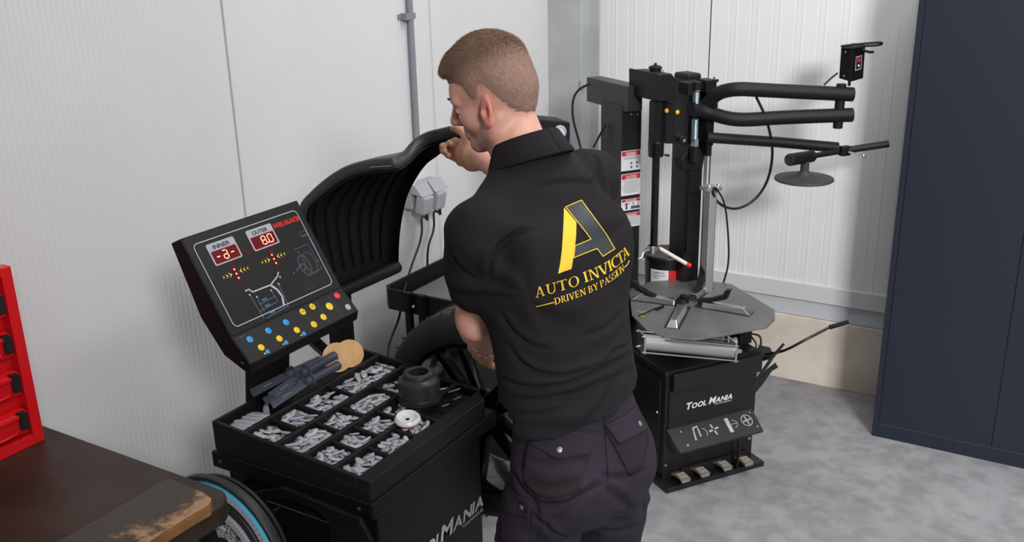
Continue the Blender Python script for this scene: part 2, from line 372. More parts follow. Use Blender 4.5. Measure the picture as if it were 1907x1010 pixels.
def rrect(mb, f, u0, v0, u1, v1, r, up, n=5, ax=PWd, ay=PL):
    pts = []
    for cx_, cy_, a0 in ((u1 - r / ax, v1 - r / ay, 0), (u0 + r / ax, v1 - r / ay, 90), (u0 + r / ax, v0 + r / ay, 180), (u1 - r / ax, v0 + r / ay, 270)):
        for k in range(n + 1):
            a = math.radians(a0 + 90 * k / n); pts.append(f(cx_ + r / ax * math.cos(a), cy_ + r / ay * math.sin(a), up))
    mb.add(pts, [tuple(range(len(pts)))]); return pts
def rring(mb, f, u0, v0, u1, v1, r, w, up, n=6, ax=PWd, ay=PL):
    A = MB(); a = rrect(A, f, u0, v0, u1, v1, r, up, n, ax, ay); B = MB(); b = rrect(B, f, u0 + w / ax, v0 + w / ay, u1 - w / ax, v1 - w / ay, max(r - w, .001), up, n, ax, ay)
    m = len(a); mb.add(a + b, [(i, (i + 1) % m, m + (i + 1) % m, m + i) for i in range(m)])
fpm = MB(); rrect(fpm, pp, .012, .012, .988, .985, .008, .0004); face = fpm.build('display_face', CONF, cons)
ln = MB(); rring(ln, pp, .055, .085, .945, .93, .014, .0022, .0008); ln.build('border_line', SILV, face)
XV = Vector((0, 1, 0)); YV = -pd
def ptext(mb, t, u, v, h, width=None, bold=0.0, center=False, up=0.0012, shear=0): put_text(mb, t, pp(u, v, 0), XV, YV, h, width=width, bold=bold, center=center, up=up, shear=shear)
rd = MB(); ptext(rd, 'WHEEL BALANCER', .695, .20, .0125, width=.098, bold=.035); rd.build('title', REDP, face)
RED_D = mat('display_dark_red', (0.13, 0.003, 0.004), 0.4, spec=.15); LIT = mat('led_lit_red', (1, .05, .03), 0.4, emit=(1, 0.06, 0.03), estr=4.0)
LITC = mat('led_lit_core', (1, .4, .3), 0.4, emit=(1, 0.28, 0.16), estr=3.5)
def seg7(mb, ch, u, v, w, h, f=pp, up=.0016):
    S = {'a': ((.15, 0), (.85, 0)), 'b': ((1, .06), (1, .46)), 'c': ((1, .54), (1, .94)), 'd': ((.15, 1), (.85, 1)), 'e': ((0, .54), (0, .94)), 'f': ((0, .06), (0, .46)), 'g': ((.15, .5), (.85, .5))}
    M = {'8': 'abcdefg', '0': 'abcdef', '-': 'g', 'd': 'abcdeg'}
    t = .0022
    for s in M[ch]:
        (a, b), (c, d) = S[s]
        if b == d: q = [(u + a * w, v + b * h - t / 2 / PL), (u + c * w, v + b * h - t / 2 / PL), (u + c * w, v + b * h + t / 2 / PL), (u + a * w, v + b * h + t / 2 / PL)]
        else: q = [(u + a * w - t / 2 / PWd, v + b * h), (u + a * w + t / 2 / PWd, v + b * h), (u + a * w + t / 2 / PWd, v + d * h), (u + a * w - t / 2 / PWd, v + d * h)]
        mb.add([f(x, y, up) for x, y in q], [(0, 1, 2, 3)])
def display(u0, label, digits):
    fr_ = MB(); rrect(fr_, pp, u0, .13, u0 + .222, .345, .005, .001); d = fr_.build('readout_bezel', mat('bezel_silver', (.36, .36, .40), .5), face)
    r = MB(); rrect(r, pp, u0 + .012, .208, u0 + .210, .332, .003, .0013); r.build('readout_window', RED_D, d)
    t = MB(); ptext(t, label, u0 + .111, .192, .0105, width=.054, bold=.025, center=True, up=.0013); t.build('caption', CONF, d)
    g = MB(); x = u0 + .035
    for k, c in enumerate(digits):
        if c != ' ': seg7(g, c, x + k * .056, .228, .034, .082)
    if label == 'OUTER': g.add([pp(a, b, .0016) for a, b in [(u0 + .133, .30), (u0 + .140, .30), (u0 + .140, .312), (u0 + .133, .312)]], [(0, 1, 2, 3)])
    g.build('lit_digits', LITC, d)
display(.14, 'INNER', '-d-'); display(.465, 'OUTER', ' 80')
for u0 in (.253, .576):
    s = MB(); rrect(s, pp, u0 - .014, .375, u0 + .014, .555, .005, .001); s.build('indicator_strip', RED_D, face)
    for k in range(3):
        c = pp(u0, .43 + k * .045, .0014); MB().lathe(c, pn, [(.0022, 0), (.0016, .0006), (0, .0008)], n=10).build('led', LITC, face)
    for sgn in (-1, 1):
        for k in range(3):
            y = MB(); uu = u0 + sgn * (.030 + k * .030); vv = .465; sz = 1 - .18 * k
            q = [(uu + sgn * .026 * sz, vv - .028 * sz), (uu, vv), (uu + sgn * .026 * sz, vv + .028 * sz), (uu + sgn * .014 * sz, vv)]
            y.add([pp(a, b, .001) for a, b in q], [(0, 1, 2, 3)]); y.build('arrow', YELP, face)
for k in range(5):
    d_ = MB(); rrect(d_, pp, .372 + k * .018, .30, .386 + k * .018, .325, .002, .001); d_.build('lamp', RED_D, face)
s = MB()
def stroke(mb, pts, w, up=.001, f=pp):
    for (a, b), (c, d) in zip(pts[:-1], pts[1:]):
        A = Vector((a * PWd, b * PL)); B = Vector((c * PWd, d * PL)); t = (B - A).normalized(); n = Vector((-t.y, t.x)) * w / 2
        q = [A - n - t * w * .2, B - n + t * w * .2, B + n + t * w * .2, A + n - t * w * .2]
        mb.add([f(p.x / PWd, p.y / PL, up) for p in q], [(0, 1, 2, 3)])
stroke(s, [(.252, .655), (.285, .655), (.30, .69), (.455, .695), (.50, .665), (.535, .645), (.558, .610)], .0036)
stroke(s, [(.455, .70), (.485, .765), (.495, .84), (.475, .92)], .0062)
for a, b in [(.27, .705), (.312, .748), (.437, .745), (.515, .715), (.553, .66)]:
    c = pp(a, b, .001); s.lathe(c, pn, [(.0026, 0), (0, .0003)], n=12)
s.build('rim_diagram', SILV, face)
b_ = MB()
stroke(b_, [(.30, .968), (.506, .945)], .0011); stroke(b_, [(.305, .822), (.445, .812)], .0011); stroke(b_, [(.285, .885), (.445, .865)], .0011)
b_.build('dimension_lines', BLUP, face); b_ = MB(); stroke(b_, [(.76, .46), (.90, .46), (.915, .74), (.77, .76)], .0006); stroke(b_, [(.70, .665), (.77, .62)], .0012)
b_.build('dimension_lines', BLUP, face)
w_ = MB()
for t_, u_, v_ in (('ALU2', .335, .805), ('ALU3', .335, .868), ('ALU1', .345, .945)):
    w_ = MB(); ptext(w_, t_, u_, v_, .0050, width=.016); w_.build('diagram_text', SILV, face)
w_ = MB()
stroke(w_, [(.312, .76), (.312, .90)], .0006); stroke(w_, [(.437, .76), (.445, .86)], .0006); stroke(w_, [(.27, .72), (.285, .96)], .0006); stroke(w_, [(.515, .72), (.506, .945)], .0006)
w_.build('diagram_leaders', SILV, face)
GR = mat('wheel_outline_grey', (.10, .10, .105), .5)
def ring2(g, cu, cv, ru, rv, w=.0009, n=28):
    stroke(g, [(cu + ru * math.cos(2 * math.pi * k / n), cv + rv * math.sin(2 * math.pi * k / n)) for k in range(n + 1)], w)
g = MB()
for r_ in (1, .90, .80, .5): ring2(g, .79, .645, .050 * r_, .115 * r_)
stroke(g, [(.78, .62), (.79, .67), (.76, .69)], .0028)
g.build('wheel_outline_front', GR, face)
g = MB()
for r_ in (1, .88): ring2(g, .845, .64, .052 * r_, .12 * r_)
g.build('wheel_outline_rear', GR, face)
g = MB()
for k in range(3): stroke(g, [(.68, .82 + k * .03), (.78, .815 + k * .03)], .0005)
stroke(g, [(.87, .32), (.935, .325), (.935, .375), (.87, .37), (.87, .32)], .0010); stroke(g, [(.88, .36), (.93, .362)], .0026)
g.build('small_symbols', GR, face)
r_ = MB(); ptext(r_, 'B', .785, .515, .0065); r_.build('dimension_letter', REDP, face)
r_ = MB(); ptext(r_, 'D', .905, .66, .0065); r_.build('dimension_letter', REDP, face)
r_ = MB(); ptext(r_, 'A', .665, .685, .0065); r_.build('dimension_letter', REDP, face)
# keyboard shelf
kd = (Kf - Fd).normalized(); kn = Vector((0, 1, 0)).cross(kd); kn = kn if kn.z > 0 else -kn; KL = (Kf - Fd).length
def kp(u, v, up=.0006): return Fd + Vector((0, u * PWd, 0)) + kd * (v * KL) + kn * up
kb = MB(); rrect(kb, kp, .012, .03, .988, .97, .004, .0004, ay=KL); keyb = kb.build('keypad', CONF, cons)
kl = MB()
for u in (.845, .72, .58): 
    kl.add([kp(u, .06, .0008), kp(u + .002, .06, .0008), kp(u + .002, .92, .0008), kp(u, .92, .0008)], [(0, 1, 2, 3)])
kl.add([kp(.05, .08, .0008), kp(.09, .08, .0008), kp(.09, .10, .0008), kp(.05, .10, .0008)], [(0, 1, 2, 3)])
kl.build('keypad_lines', mat('faint_grey', (.10, .10, .11), .5), keyb)
def button(u, v, m, r=.0088, name='button', sym=None):
    c = kp(u, v, .0004); b = MB().lathe(c, kn, [(r, 0), (r, .0012), (r * .9, .0018), (0, .0020)], n=24).build(name, m, keyb, smooth=60)
    if sym:
        t = MB(); put_text(t, sym, c + kn * .0022, Vector((0, 1, 0)), -kd, .005, center=True, up=0.0); t.v = [tuple(Vector(p) + kd * .0022) for p in t.v]; t.build('symbol', CONF, keyb)
BY_ = mat('button_yellow', (.80, .52, .01), .4); BB_ = mat('button_blue', (.03, .28, .66), .4); BR_ = mat('button_red', (.75, .03, .06), .4); BG_ = mat('button_grey', (.35, .36, .37), .4)
for k, u in enumerate((.105, .26, .415)):
    button(u, .28, BB_, sym='A'); button(u + .035, .66, BY_, sym='-')
for u, v, sy in [(.58, .20, 'FINE'), (.575 + .02, .74, 'C'), (.675, .18, 'OPT'), (.70, .66, 'F')]: button(u, v, BY_, r=.0092, sym=sy)
button(.80, .42, BY_, r=.011); button(.915, .20, BR_, r=.0095); button(.935, .72, BG_, r=.009)
ic = MB()
for u in (.10, .26, .42): ic.add([kp(u + .05, .80, .0008), kp(u + .075, .80, .0008), kp(u + .075, .93, .0008), kp(u + .05, .93, .0008)], [(0, 1, 2, 3)])
ic.build('blue_icons', BLUP, keyb)
ic = MB()
for u in (.10, .26, .42): ic.add([kp(u + .03, .86, .0009), kp(u + .045, .86, .0009), kp(u + .045, .90, .0009), kp(u + .03, .90, .0009)], [(0, 1, 2, 3)])
ic.build('yellow_icons', YELP, keyb)
for q in (Vector((-1.775, Y0c - .0005, 1.372)), Vector((-1.64, Y0c - .0005, 1.118))):
    MB().lathe(q, (0, -1, 0), [(.005, 0), (.005, .001), (.003, .003), (0, .003)], n=14).build('screw', GREYP, cons)
# console post and brace
MB().prism([(-1.80, 1.615, 0.60), (-1.80, 1.735, .60), (-1.725, 1.735, 1.16), (-1.725, 1.615, 1.16)], (-0.045, 0, 0)).build('console_post', BLK, bal, bevel=0.003)
a = onx(563, 622, -1.86); b = onx(612, 668, -1.86)
d_ = (b - a).normalized()
MB().prism([a - d_ * .10, b + d_ * .3, b + d_ * .3 + Vector((0, .028, .01)), a - d_ * .10 + Vector((0, .03, 0.01))], (-0.03, 0, 0)).build('guard_arm', BLK, bal, bevel=0.002)
# ---- wheel guard (hood) ----
def catmull(P, n=8):
    P = [Vector(p) for p in P]; Q = []
    for i in range(len(P) - 1):
        p0, p1, p2, p3 = P[max(i - 1, 0)], P[i], P[i + 1], P[min(i + 2, len(P) - 1)]
        for k in range(n):
            t = k / n; Q.append(0.5 * ((2 * p1) + (p2 - p0) * t + (2 * p0 - 5 * p1 + 4 * p2 - p3) * t * t + (3 * p1 - p0 - 3 * p2 + p3) * t ** 3))
    Q.append(P[-1]); return Q
NE = [(602, 550, 1.98), (582, 480, 1.98), (567, 402, 1.98), (590, 368, 1.98), (640, 331, 1.98), (690, 316, 1.98), (735, 312, 1.98), (757, 299, 2.025), (778, 277, 2.085), (800, 264, 2.12), (828, 257, 2.135), (860, 250, 2.14)]
FE = [(740, 490, 2.32), (741, 455, 2.32), (746, 410, 2.32), (757, 362, 2.32), (775, 325, 2.32), (792, 301, 2.32), (806, 289, 2.32), (820, 279, 2.32), (834, 271, 2.32), (848, 264, 2.32), (864, 257, 2.31), (884, 247, 2.29)]
NEp = [ony(x, y, Y) for x, y, Y in NE]; FEp = [ony(x, y, Y) for x, y, Y in FE]
nearL = catmull(NEp, 6); farL = catmull(FEp, 6); NP = len(nearL)
def hood_rows(off):
    rows = []
    for i in range(NP):
        t = ((nearL[min(i + 1, NP - 1)] - nearL[max(i - 1, 0)]) + (farL[min(i + 1, NP - 1)] - farL[max(i - 1, 0)])); t.y = 0; t.normalize(); n = Vector((-t.z, 0, t.x))
        A, B = nearL[i], farL[i]; w = (B - A).length; row = []
        for d, h in ((0, -.004), (0, .012), (0, .022), (.0035, .0265), (.010, .0285), (.06, .032)): row.append(A.lerp(B, (d + (off if d < .005 else 0)) / w) + n * (h - off))
        row.append(A.lerp(B, .5) + n * (.033 - off))
        for d, h in ((.06, .032), (.010, .0285), (.0035, .0265), (0, .022), (0, .012), (0, -.004)): row.append(B.lerp(A, (d + (off if d < .01 else 0)) / w) + n * (h - off))
        rows.append(row)
    return rows
hood = MB().grid(hood_rows(0.0))
ho = hood.build('wheel_guard', mat('hood_black_plastic', (0.040, 0.039, 0.038), 0.42, bump=0.15, bscale=250), bal, smooth=40)
sm = ho.modifiers.new('solid', 'SOLIDIFY'); sm.thickness = 0.005; sm.offset = -1
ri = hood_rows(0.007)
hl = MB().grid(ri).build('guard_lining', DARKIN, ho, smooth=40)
rb = MB()
for k in range(1, 8):
    rb = MB(); path = []
    for i in range(3, 36):
        A, B = ri[i][5 - 0], ri[i][5]; p = Vector(ri[i][4]).lerp(Vector(ri[i][8]), k / 8)
        t = (nearL[i + 1] - nearL[i - 1]); t.y = 0; t.normalize(); path.append(p - Vector((-t.z, 0, t.x)) * .001)
    rb.tube(path, .0028, n=6)
    rb.build('lining_rib', mat('hood_rib_black', (.0045, .0045, .0045), .8, spec=.1), ho, smooth=60)
MB().tube([NEp[0] + Vector((0, .0, -.012)), FEp[0] + Vector((0, 0, -.012))], .020, n=20).build('guard_tube', BLKM, bal, smooth=60, bevel=.004)
MB().tube([Vector(nearL[i]) + Vector((0, -.002, .006)) for i in range(30, 36)], .0012, n=6).build('lip_scuff', mat('scuff_grey', (.30, .28, .26), .6), ho)
# guard pivot column behind the cabinet
MB().prism([(-1.90, 2.06, 0.55), (-1.84, 2.06, 0.55), (-1.84, 2.06, 1.07), (-1.90, 2.06, 1.07)], (0, .05, 0)).build('guard_column', BLK, bal, bevel=.003)
MB().box2((-1.90, 1.95, .50), (-1.76, 2.10, .58)).build('column_bracket', BLK, bal, bevel=.003)
# ================= wheel on the spindle =================
wc = Vector((-1.38, 2.06, .765)); R_ = .315
wh = root('car_wheel', wc, 'black alloy car wheel with low profile tyre mounted on the balancer behind the man', 'wheel')
RUB = mat('tyre_rubber', (0.042, 0.037, 0.033), 0.6, bump=0.3, bscale=120)
KW = .92
ty = MB().lathe(wc, (0, 1, 0), [(r * KW, h * .86) for r, h in [(.248, -.002), (.252, -.012), (.27, -.022), (.30, -.022), (.325, -.010), (.338, .010), (.342, .04), (.342, .06), (.339, .063), (.339, .069), (.342, .072), (.343, .11), (.339, .113), (.339, .12), (.343, .123), (.342, .17), (.338, .20), (.325, .222), (.30, .232), (.27, .232), (.248, .212), (.24, .20)]], n=96).build('tyre', RUB, wh, smooth=35)
for y0, s in ((.012, 1), (.13, -1)):
    grv = MB()
    for k in range(46):
        a = 2 * math.pi * k / 46
        pts = []
        for j in range(5):
            aa = a + s * j * .022; rr = (.3440 if j < 4 else .341) * KW; pts.append(wc + Vector((math.cos(aa) * rr, (y0 + j * .013) * .86, math.sin(aa) * rr)))
        grv.tube(pts, .0022, n=5)
    grv.build('tread_grooves', mat('groove_black', (.004, .004, .004), .8), ty)
RIM = mat('rim_gloss_black', (0.010, 0.010, 0.010), 0.18, coat=.5)
rim = MB().lathe(wc, (0, 1, 0), [(r * KW, h * .86) for r, h in [(.25, -.004), (.246, -.008), (.238, -.004), (.233, .02), (.226, .05), (.222, .17), (.235, .20)]], n=96).build('rim', RIM, wh, smooth=40)
for k in range(5):
    a = math.radians(90 + 36 + 72 * k - 12)
    for s in (-1, 1):
        aa = a + s * .20; d0 = Vector((math.cos(a + s * .35), 0, math.sin(a + s * .35))); d1 = Vector((math.cos(aa), 0, math.sin(aa))); tn = Vector((-math.sin(aa), 0, math.cos(aa)))
        A = wc + d0 * .05 + Vector((0, .035, 0)); B = wc + d1 * .214 + Vector((0, .008, 0)); w0, w1 = .013, .009
        MB().hexa([A - tn * w0, B - tn * w1, B + tn * w1, A + tn * w0], [A - tn * w0 * 1.4 + Vector((0, .03, 0)), B - tn * w1 * 1.4 + Vector((0, .03, 0)), B + tn * w1 * 1.4 + Vector((0, .03, 0)), A + tn * w0 * 1.4 + Vector((0, .03, 0))]).build('spoke', RIM, rim, bevel=.002)
MB().lathe(wc, (0, 1, 0), [(0, .02), (.03, .02), (.065, .03), (.07, .07), (.03, .08)], n=40).build('hub', RIM, rim, smooth=40)
# ================= loose things on the balancer =================
WZ = [mat('coated_zinc_a', (0.36, 0.37, 0.41), 0.5, metal=0.1, bump=.1, bscale=150), mat('coated_zinc_b', (0.43, 0.44, 0.47), 0.4, metal=0.15), mat('bare_clip_steel', (0.55, 0.56, 0.58), 0.3, metal=.9)]
def weight_mesh(name, L, w, h, curve, clip=True):
    mb = MB(); n = 9; rows = []
    for i in range(n):
        t = i / (n - 1) * 2 - 1; x = t * L / 2; s = max(0.25, (1 - abs(t) ** 3.5)) ** .6; b = curve * t * t
        ring = []
        for a in range(8):
            an = 2 * math.pi * a / 8 + math.pi / 8
            ring.append((x, math.cos(an) * w / 2 * s * 1.08 + b, math.sin(an) * h / 2 * (0.6 + .4 * s) * 1.08 + h / 2))
        rows.append(ring)
    vs = [p for r in rows for p in r]; fs = [(i * 8 + k, i * 8 + (k + 1) % 8, (i + 1) * 8 + (k + 1) % 8, (i + 1) * 8 + k) for i in range(n - 1) for k in range(8)]
    fs += [tuple(range(7, -1, -1)), tuple((n - 1) * 8 + k for k in range(8))]
    mb.add(vs, fs); nb = len(mb.f)
    if clip:
        mb.box((0, w * .46, h * .60), (L * .20, w * .30, h * .9)); mb.box((0, w * .22, h * 1.00), (L * .20, w * .60, .0010))
    me = bpy.data.meshes.new(name); me.from_pydata(mb.v, [], mb.f)
    me.materials.append(WZ[0]); me.materials.append(WZ[2])
    for i, p in enumerate(me.polygons):
        if i >= nb: p.material_index = 1
        else: p.use_smooth = True
    return me
WM = [weight_mesh('wheel_weight', .046, .0165, .0045, .0), weight_mesh('wheel_weight', .038, .0175, .0045, .002), weight_mesh('wheel_weight', .030, .0155, .0045, .001), weight_mesh('wheel_weight', .020, .013, .0075, 0), weight_mesh('wheel_weight', .058, .0165, .005, .001, False)]
for m_ in WM[1:2]: m_.materials[0] = WZ[1]
colname = ['leftmost', 'second', 'third', 'fourth', 'rightmost']
rowname = ['front', 'second', 'third', 'rear']
def pile(col, x0, x1, y0, y1, n, kinds, desc, layers=3, ang=None, top=None):
    rnd = random.Random(col * 97 + int(y0 * 1000)); placed = []
    per = max(1, (n + 1) // 2)
    for i in range(n):
        lay = 0 if i < per else 1; k = rnd.choice(kinds); best = None; L = {0: .046, 1: .038, 2: .030, 3: .020, 4: .056}[k]; m = .0075 + .003 * lay
        for _ in range(40):
            x = rnd.uniform(x0 + m, x1 - m); y = rnd.uniform(y0 + m, y1 - m); a = (ang + rnd.uniform(-.25, .25)) if ang is not None else rnd.uniform(0, math.pi)
            ex = abs(math.cos(a)) * L / 2 + abs(math.sin(a)) * .006; ey = abs(math.sin(a)) * L / 2 + abs(math.cos(a)) * .006
            x = min(max(x, x0 + ex), x1 - ex) if x1 - x0 > 2 * ex else (x0 + x1) / 2; y = min(max(y, y0 + ey), y1 - ey) if y1 - y0 > 2 * ey else (y0 + y1) / 2
            dmin = min([math.hypot(x - px_, y - py_) for px_, py_, l_ in placed if l_ == lay] or [9])
            if best is None or dmin > best[0]: best = (dmin, x, y, a)
        _, x, y, a = best; placed.append((x, y, lay))
        o = bpy.data.objects.new('wheel_weight', WM[k]); COL.objects.link(o)
        o.location = (x, y, zt(x) - FD + .0012 + lay * .0052 + rnd.uniform(0, .0012)); tl = .16 if lay == 0 else .42
        o.rotation_euler = (rnd.uniform(-tl, tl), rnd.uniform(-tl, tl) * (.6 if k < 2 else 1), a)
        tag(o, desc, 'wheel weight', desc.replace('wheel weight,', 'wheel weights,'))
ylist = {c: [1.487] + DIV[c] + [2.005 if c < 2 else 1.985] for c in DIV}
KK = {(1, 0): ([0, 1], 12, 0.15), (1, 1): ([0], 14, None), (1, 2): ([0, 1], 18, None), (1, 3): ([0, 1], 34, None),
      (2, 0): ([0, 1], 26, None), (2, 1): ([1, 2], 18, None), (2, 2): ([0, 1], 24, None), (2, 3): ([1, 2], 9, None),
      (3, 0): ([1, 2], 16, None), (3, 1): ([2, 1], 18, None), (3, 2): ([2], 18, None), (3, 3): ([1, 2], 14, None),
      (4, 0): ([3, 2], 18, None), (4, 1): ([3, 2], 20, None), (4, 2): ([3], 16, None)}
shape = {0: 'long', 1: 'medium', 2: 'short', 3: 'tiny'}
for (c, r), (kk, n, ang) in KK.items():
    ys = ylist[c]; x0 = CX[c] + TW / 2 + .001; x1 = CX[c + 1] - TW / 2 - .001
    y0 = ys[r] + .006; y1 = (ys[r + 1] - .006)
    if c == 4: x1 += .003
    pile(c, x0, x1, y0, y1, n, kk, '%s grey wheel weight, %s compartment of the %s tray column' % (shape[kk[0]], rowname[r], colname[c]), layers=2, ang=ang)
# flat stick weights lined up at the front of the leftmost column
for i in range(7):
    o = bpy.data.objects.new('wheel_weight', WM[4]); COL.objects.link(o)
    o.location = (-1.718 + (i % 2) * .004, 1.502 + i * .0135, zt(-1.718) - FD + .004); o.rotation_euler = (0.35, 0, 0.25 + .05 * (i % 3))
    o.location.z = zt(-1.718) - FD + .006 + (i % 3) * .002
    tag(o, 'flat grey weight in the row at the front of the leftmost tray column', 'wheel weight', 'flat weights in the leftmost column')
o = bpy.data.objects.new('wheel_weight', WM[4]); COL.objects.link(o); o.location = (-1.715, 1.603, ZF + .03); o.rotation_euler = (0.2, .25, -0.75)
tag(o, 'flat grey weight lying diagonally at the tips of the plastic tools', 'wheel weight')
# small tools and clips at the far right of the tray
for i, (a, b, l) in enumerate([((-1.375, 1.86), (-1.335, 1.875), 'front'), ((-1.368, 1.895), (-1.332, 1.925), 'middle'), ((-1.42, 1.915), (-1.36, 1.965), 'rear')]):
    z = ZF + .004
    r = root('hand_tool', ((a[0] + b[0]) / 2, (a[1] + b[1]) / 2, ZF), 'small dark hand tool with metal tip behind the black cup, %s of three' % l, 'tool', None)
    A = Vector((*a, z)); Bv = Vector((*b, z + .018)); M = A.lerp(Bv, .62)
    MB().cyl(A, M, .0045, n=12).build('grip', BLKM, r, bevel=.001)
    MB().hexa([M + Vector((0, -.004, -.001)), M + Vector((0, .004, -.001)), M + Vector((0, .004, .001)), M + Vector((0, -.004, .001))], [Bv + Vector((0, -.006, -.001)), Bv + Vector((0, .006, -.001)), Bv + Vector((0, .006, .001)), Bv + Vector((0, -.006, .001))]).build('tip', mat('light_tool_tip', (.5,.5,.5), .35, metal=.2), r)
# plastic scraper tools
SLATE = mat('slate_blue_plastic', (0.050, 0.056, 0.078), 0.42, bump=.1, bscale=200)
def tool(pb, pf, pe, yaw_lift, desc):
    """pb: handle end, pf: flange, pe: blade tip (world points)"""
    pb, pf, pe = Vector(pb), Vector(pf), Vector(pe)
    r = root('plastic_scraper', pb, desc, 'scraper', None)
    ax = (pf - pb).normalized()
    MB().lathe(pb, ax, [(0, 0), (.0105, 0), (.0125, .002), (.0125, .012), (.0118, .013), (.0118, (pf - pb).length)], n=24).build('handle', SLATE, r, smooth=40)
    MB().lathe(pf, ax, [(.0118, -.003), (.0195, -.002), (.0200, 0), (.0195, .003), (.0135, .0045), (.012, .018), (.006, .022)], n=28).build('flange', SLATE, r, smooth=40)
    bx = (pe - pf).normalized(); S = bx.cross(Vector((0, 0, 1))).normalized(); N = S.cross(bx).normalized()
    S = (S * math.cos(yaw_lift) + N * math.sin(yaw_lift)).normalized(); N = S.cross(bx).normalized()
    if N.z < 0: N = -N
    q = lambda t, s, h: pf + bx * t + S * s + N * h
    L = (pe - pf).length; w = .0125
    bl = MB().hexa([q(.004, -w * .8, -.004), q(.004, w * .8, -.004), q(.004, w * .8, .002), q(.004, -w * .8, .002)], [q(L, -w, -.001), q(L - .008, w, -.001), q(L - .008, w, .0012), q(L, -w, .0012)])
    bo = bl.build('blade', SLATE, r, bevel=.0008)
    t = MB(); o = q(L * .78, -.002, 0); X = -bx; 
    Yd = N.cross(X); 
    if Yd.dot(CR * 0 + Vector((0, 0, 1))) < -0.2: Yd = Yd
    hh = .0024 + .0025
    oo = q(L * .70, 0, hh - .0024) - Yd * .0015
    for kk_ in range(7): t.add([oo + X * (.0042 * kk_), oo + X * (.0042 * kk_ + .0026), oo + X * (.0042 * kk_ + .0030) + Yd * .0022, oo + X * (.0042 * kk_ + .0004) + Yd * .0022], [(0, 1, 2, 3)])
    t2 = t
    t2.build('moulded_mark', mat('faint_white_print', (.35, .36, .40), .5), bo)
def TX(x, y, X): return tuple(onx(x, y, X))
tool(TX(596, 671, -1.728), TX(543, 695, -1.728), TX(466, 734, -1.736), 0.6, 'slate blue plastic scraper, rearmost by the display post')
tool(TX(624, 662, -1.712), TX(570, 692, -1.710), TX(500, 742, -1.716), 0.75, 'slate blue plastic scraper lying on top, in the middle of the bundle')
tool(TX(631, 680, -1.688), TX(578, 708, -1.688), TX(503, 756, -1.694), 0.6, 'slate blue plastic scraper, frontmost beside the weight compartments')
tool(TX(608, 690, -1.706), TX(560, 713, -1.706), TX(490, 750, -1.712), 0.5, 'slate blue plastic scraper at the bottom of the bundle')
# two round leather coloured discs
TAN = mat('tan_disc', (0.72, 0.42, 0.19), 0.6, col2=(0.80, 0.50, 0.25), vscale=25, bump=.1, bscale=150)
def disc(c, n, R, desc, stud=True):
    c = Vector(c); n = Vector(n).normalized(); r = root('round_disc', c - Vector((0, 0, R * .8)), desc, 'disc', None)
    MB().lathe(c, n, [(0, -.0015), (R, -.0015), (R + .0005, 0), (R, .0015), (R * .5, .002), (R * .25, .003), (.006, .0015), (0, .0015)], n=56).build('plate', TAN, r, smooth=30)
    MB().lathe(c, n, [(.006, .001), (.006, .004), (.003, .006), (.003, .012), (0, .013)], n=16).build('stud', CHR, r, smooth=40)
disc(att(628, 666, (onplane(628, 666, (-1.71, 1.885, .955), (0, 1, 0)) - CP).length), (0.45, -.85, .25), .0415, 'tan round disc with metal stud at the handle ends, front of the pair')
disc((-1.712, 1.935, .950), (0.5, -.85, .2), .0400, 'tan round disc leaning at the back of the left column, rear of the pair')
MB().tube([(-1.716, 1.918, .972), (-1.714, 1.910, .985), (-1.720, 1.900, .975), (-1.716, 1.898, .955)], .0015, n=6, smooth=2)
# black pressure cup
cc = Vector((-1.417, 1.862, .909)); KC = 1.16
cup = root('pressure_cup', (cc.x, cc.y, .912), 'black bell shaped pressure cup with open ring top standing on the tray', 'cup')
MB().lathe(cc, (0, 0, 1), [(r * KC, h * KC) for r, h in [(.040, 0), (.0505, 0), (.0515, .004), (.0515, .011), (.048, .013), (.0475, .016), (.0475, .040), (.046, .048), (.040, .055), (.036, .057), (.0355, .062), (.034, .066), (.030, .068), (.024, .068), (.0225, .066), (.0225, .03), (.035, .02)]], n=64).build('cup_body', mat('cup_black', (.022, .022, .023), .38, bump=.08, bscale=150), cup, smooth=25)
MB().lathe(cc, (0, 0, 1), [(r * KC, h * KC) for r, h in [(.0475, .013), (.050, .0135), (.0512, .0112)]], n=64).build('rubber_lip', BLKM, cup, smooth=30)
MB().box(cc + Vector((-.005, .0235, .056)), (.006, .004, .02)).build('inner_key', BLKM, cup, bevel=.0008)
# pale spacer ring lying on the weights
rc = Vector((-1.368, 1.742, .913)); KR_ = 1.2; rn = Vector((.10, -.12, 1)).normalized()
rg = root('spacer_ring', rc, 'pale silver plastic spacer ring with red underside lying on the small weights', 'ring')
SP = mat('pale_spacer_plastic', (.60, .62, .61), .35)
MB().lathe(rc, rn, [(r * KR_, h * KR_) for r, h in [(.005, .003), (.014, .003), (.0185, .0075), (.0205, .009), (.023, .010), (.0255, .007), (.0275, .004), (.0275, .001), (.022, 0), (.005, .001), (.005, .003)]], n=48).build('ring_body', SP, rg, smooth=25)
MB().lathe(rc, rn, [(r * KR_, h * KR_) for r, h in [(.0276, .001), (.0268, -.002), (.02, -.002)]], n=48).build('red_base', mat('spacer_red', (.45, .03, .04), .4), rg)
for k in range(6):
    a = k * math.pi / 3 + .3; u = rn.orthogonal().normalized(); w = rn.cross(u); d = u * math.cos(a) + w * math.sin(a); s = rn.cross(d)
    MB().hexa([rc + d * .017 * KR_ - s * .003 + rn * .006, rc + d * .017 * KR_ + s * .003 + rn * .006, rc + d * .027 * KR_ + s * .004 + rn * .004, rc + d * .027 * KR_ - s * .004 + rn * .004], [rc + d * .019 * KR_ - s * .003 + rn * .011, rc + d * .019 * KR_ + s * .003 + rn * .011, rc + d * .0265 * KR_ + s * .004 + rn * .008, rc + d * .0265 * KR_ - s * .004 + rn * .008]).build('rib', SP, rg, bevel=.0005)
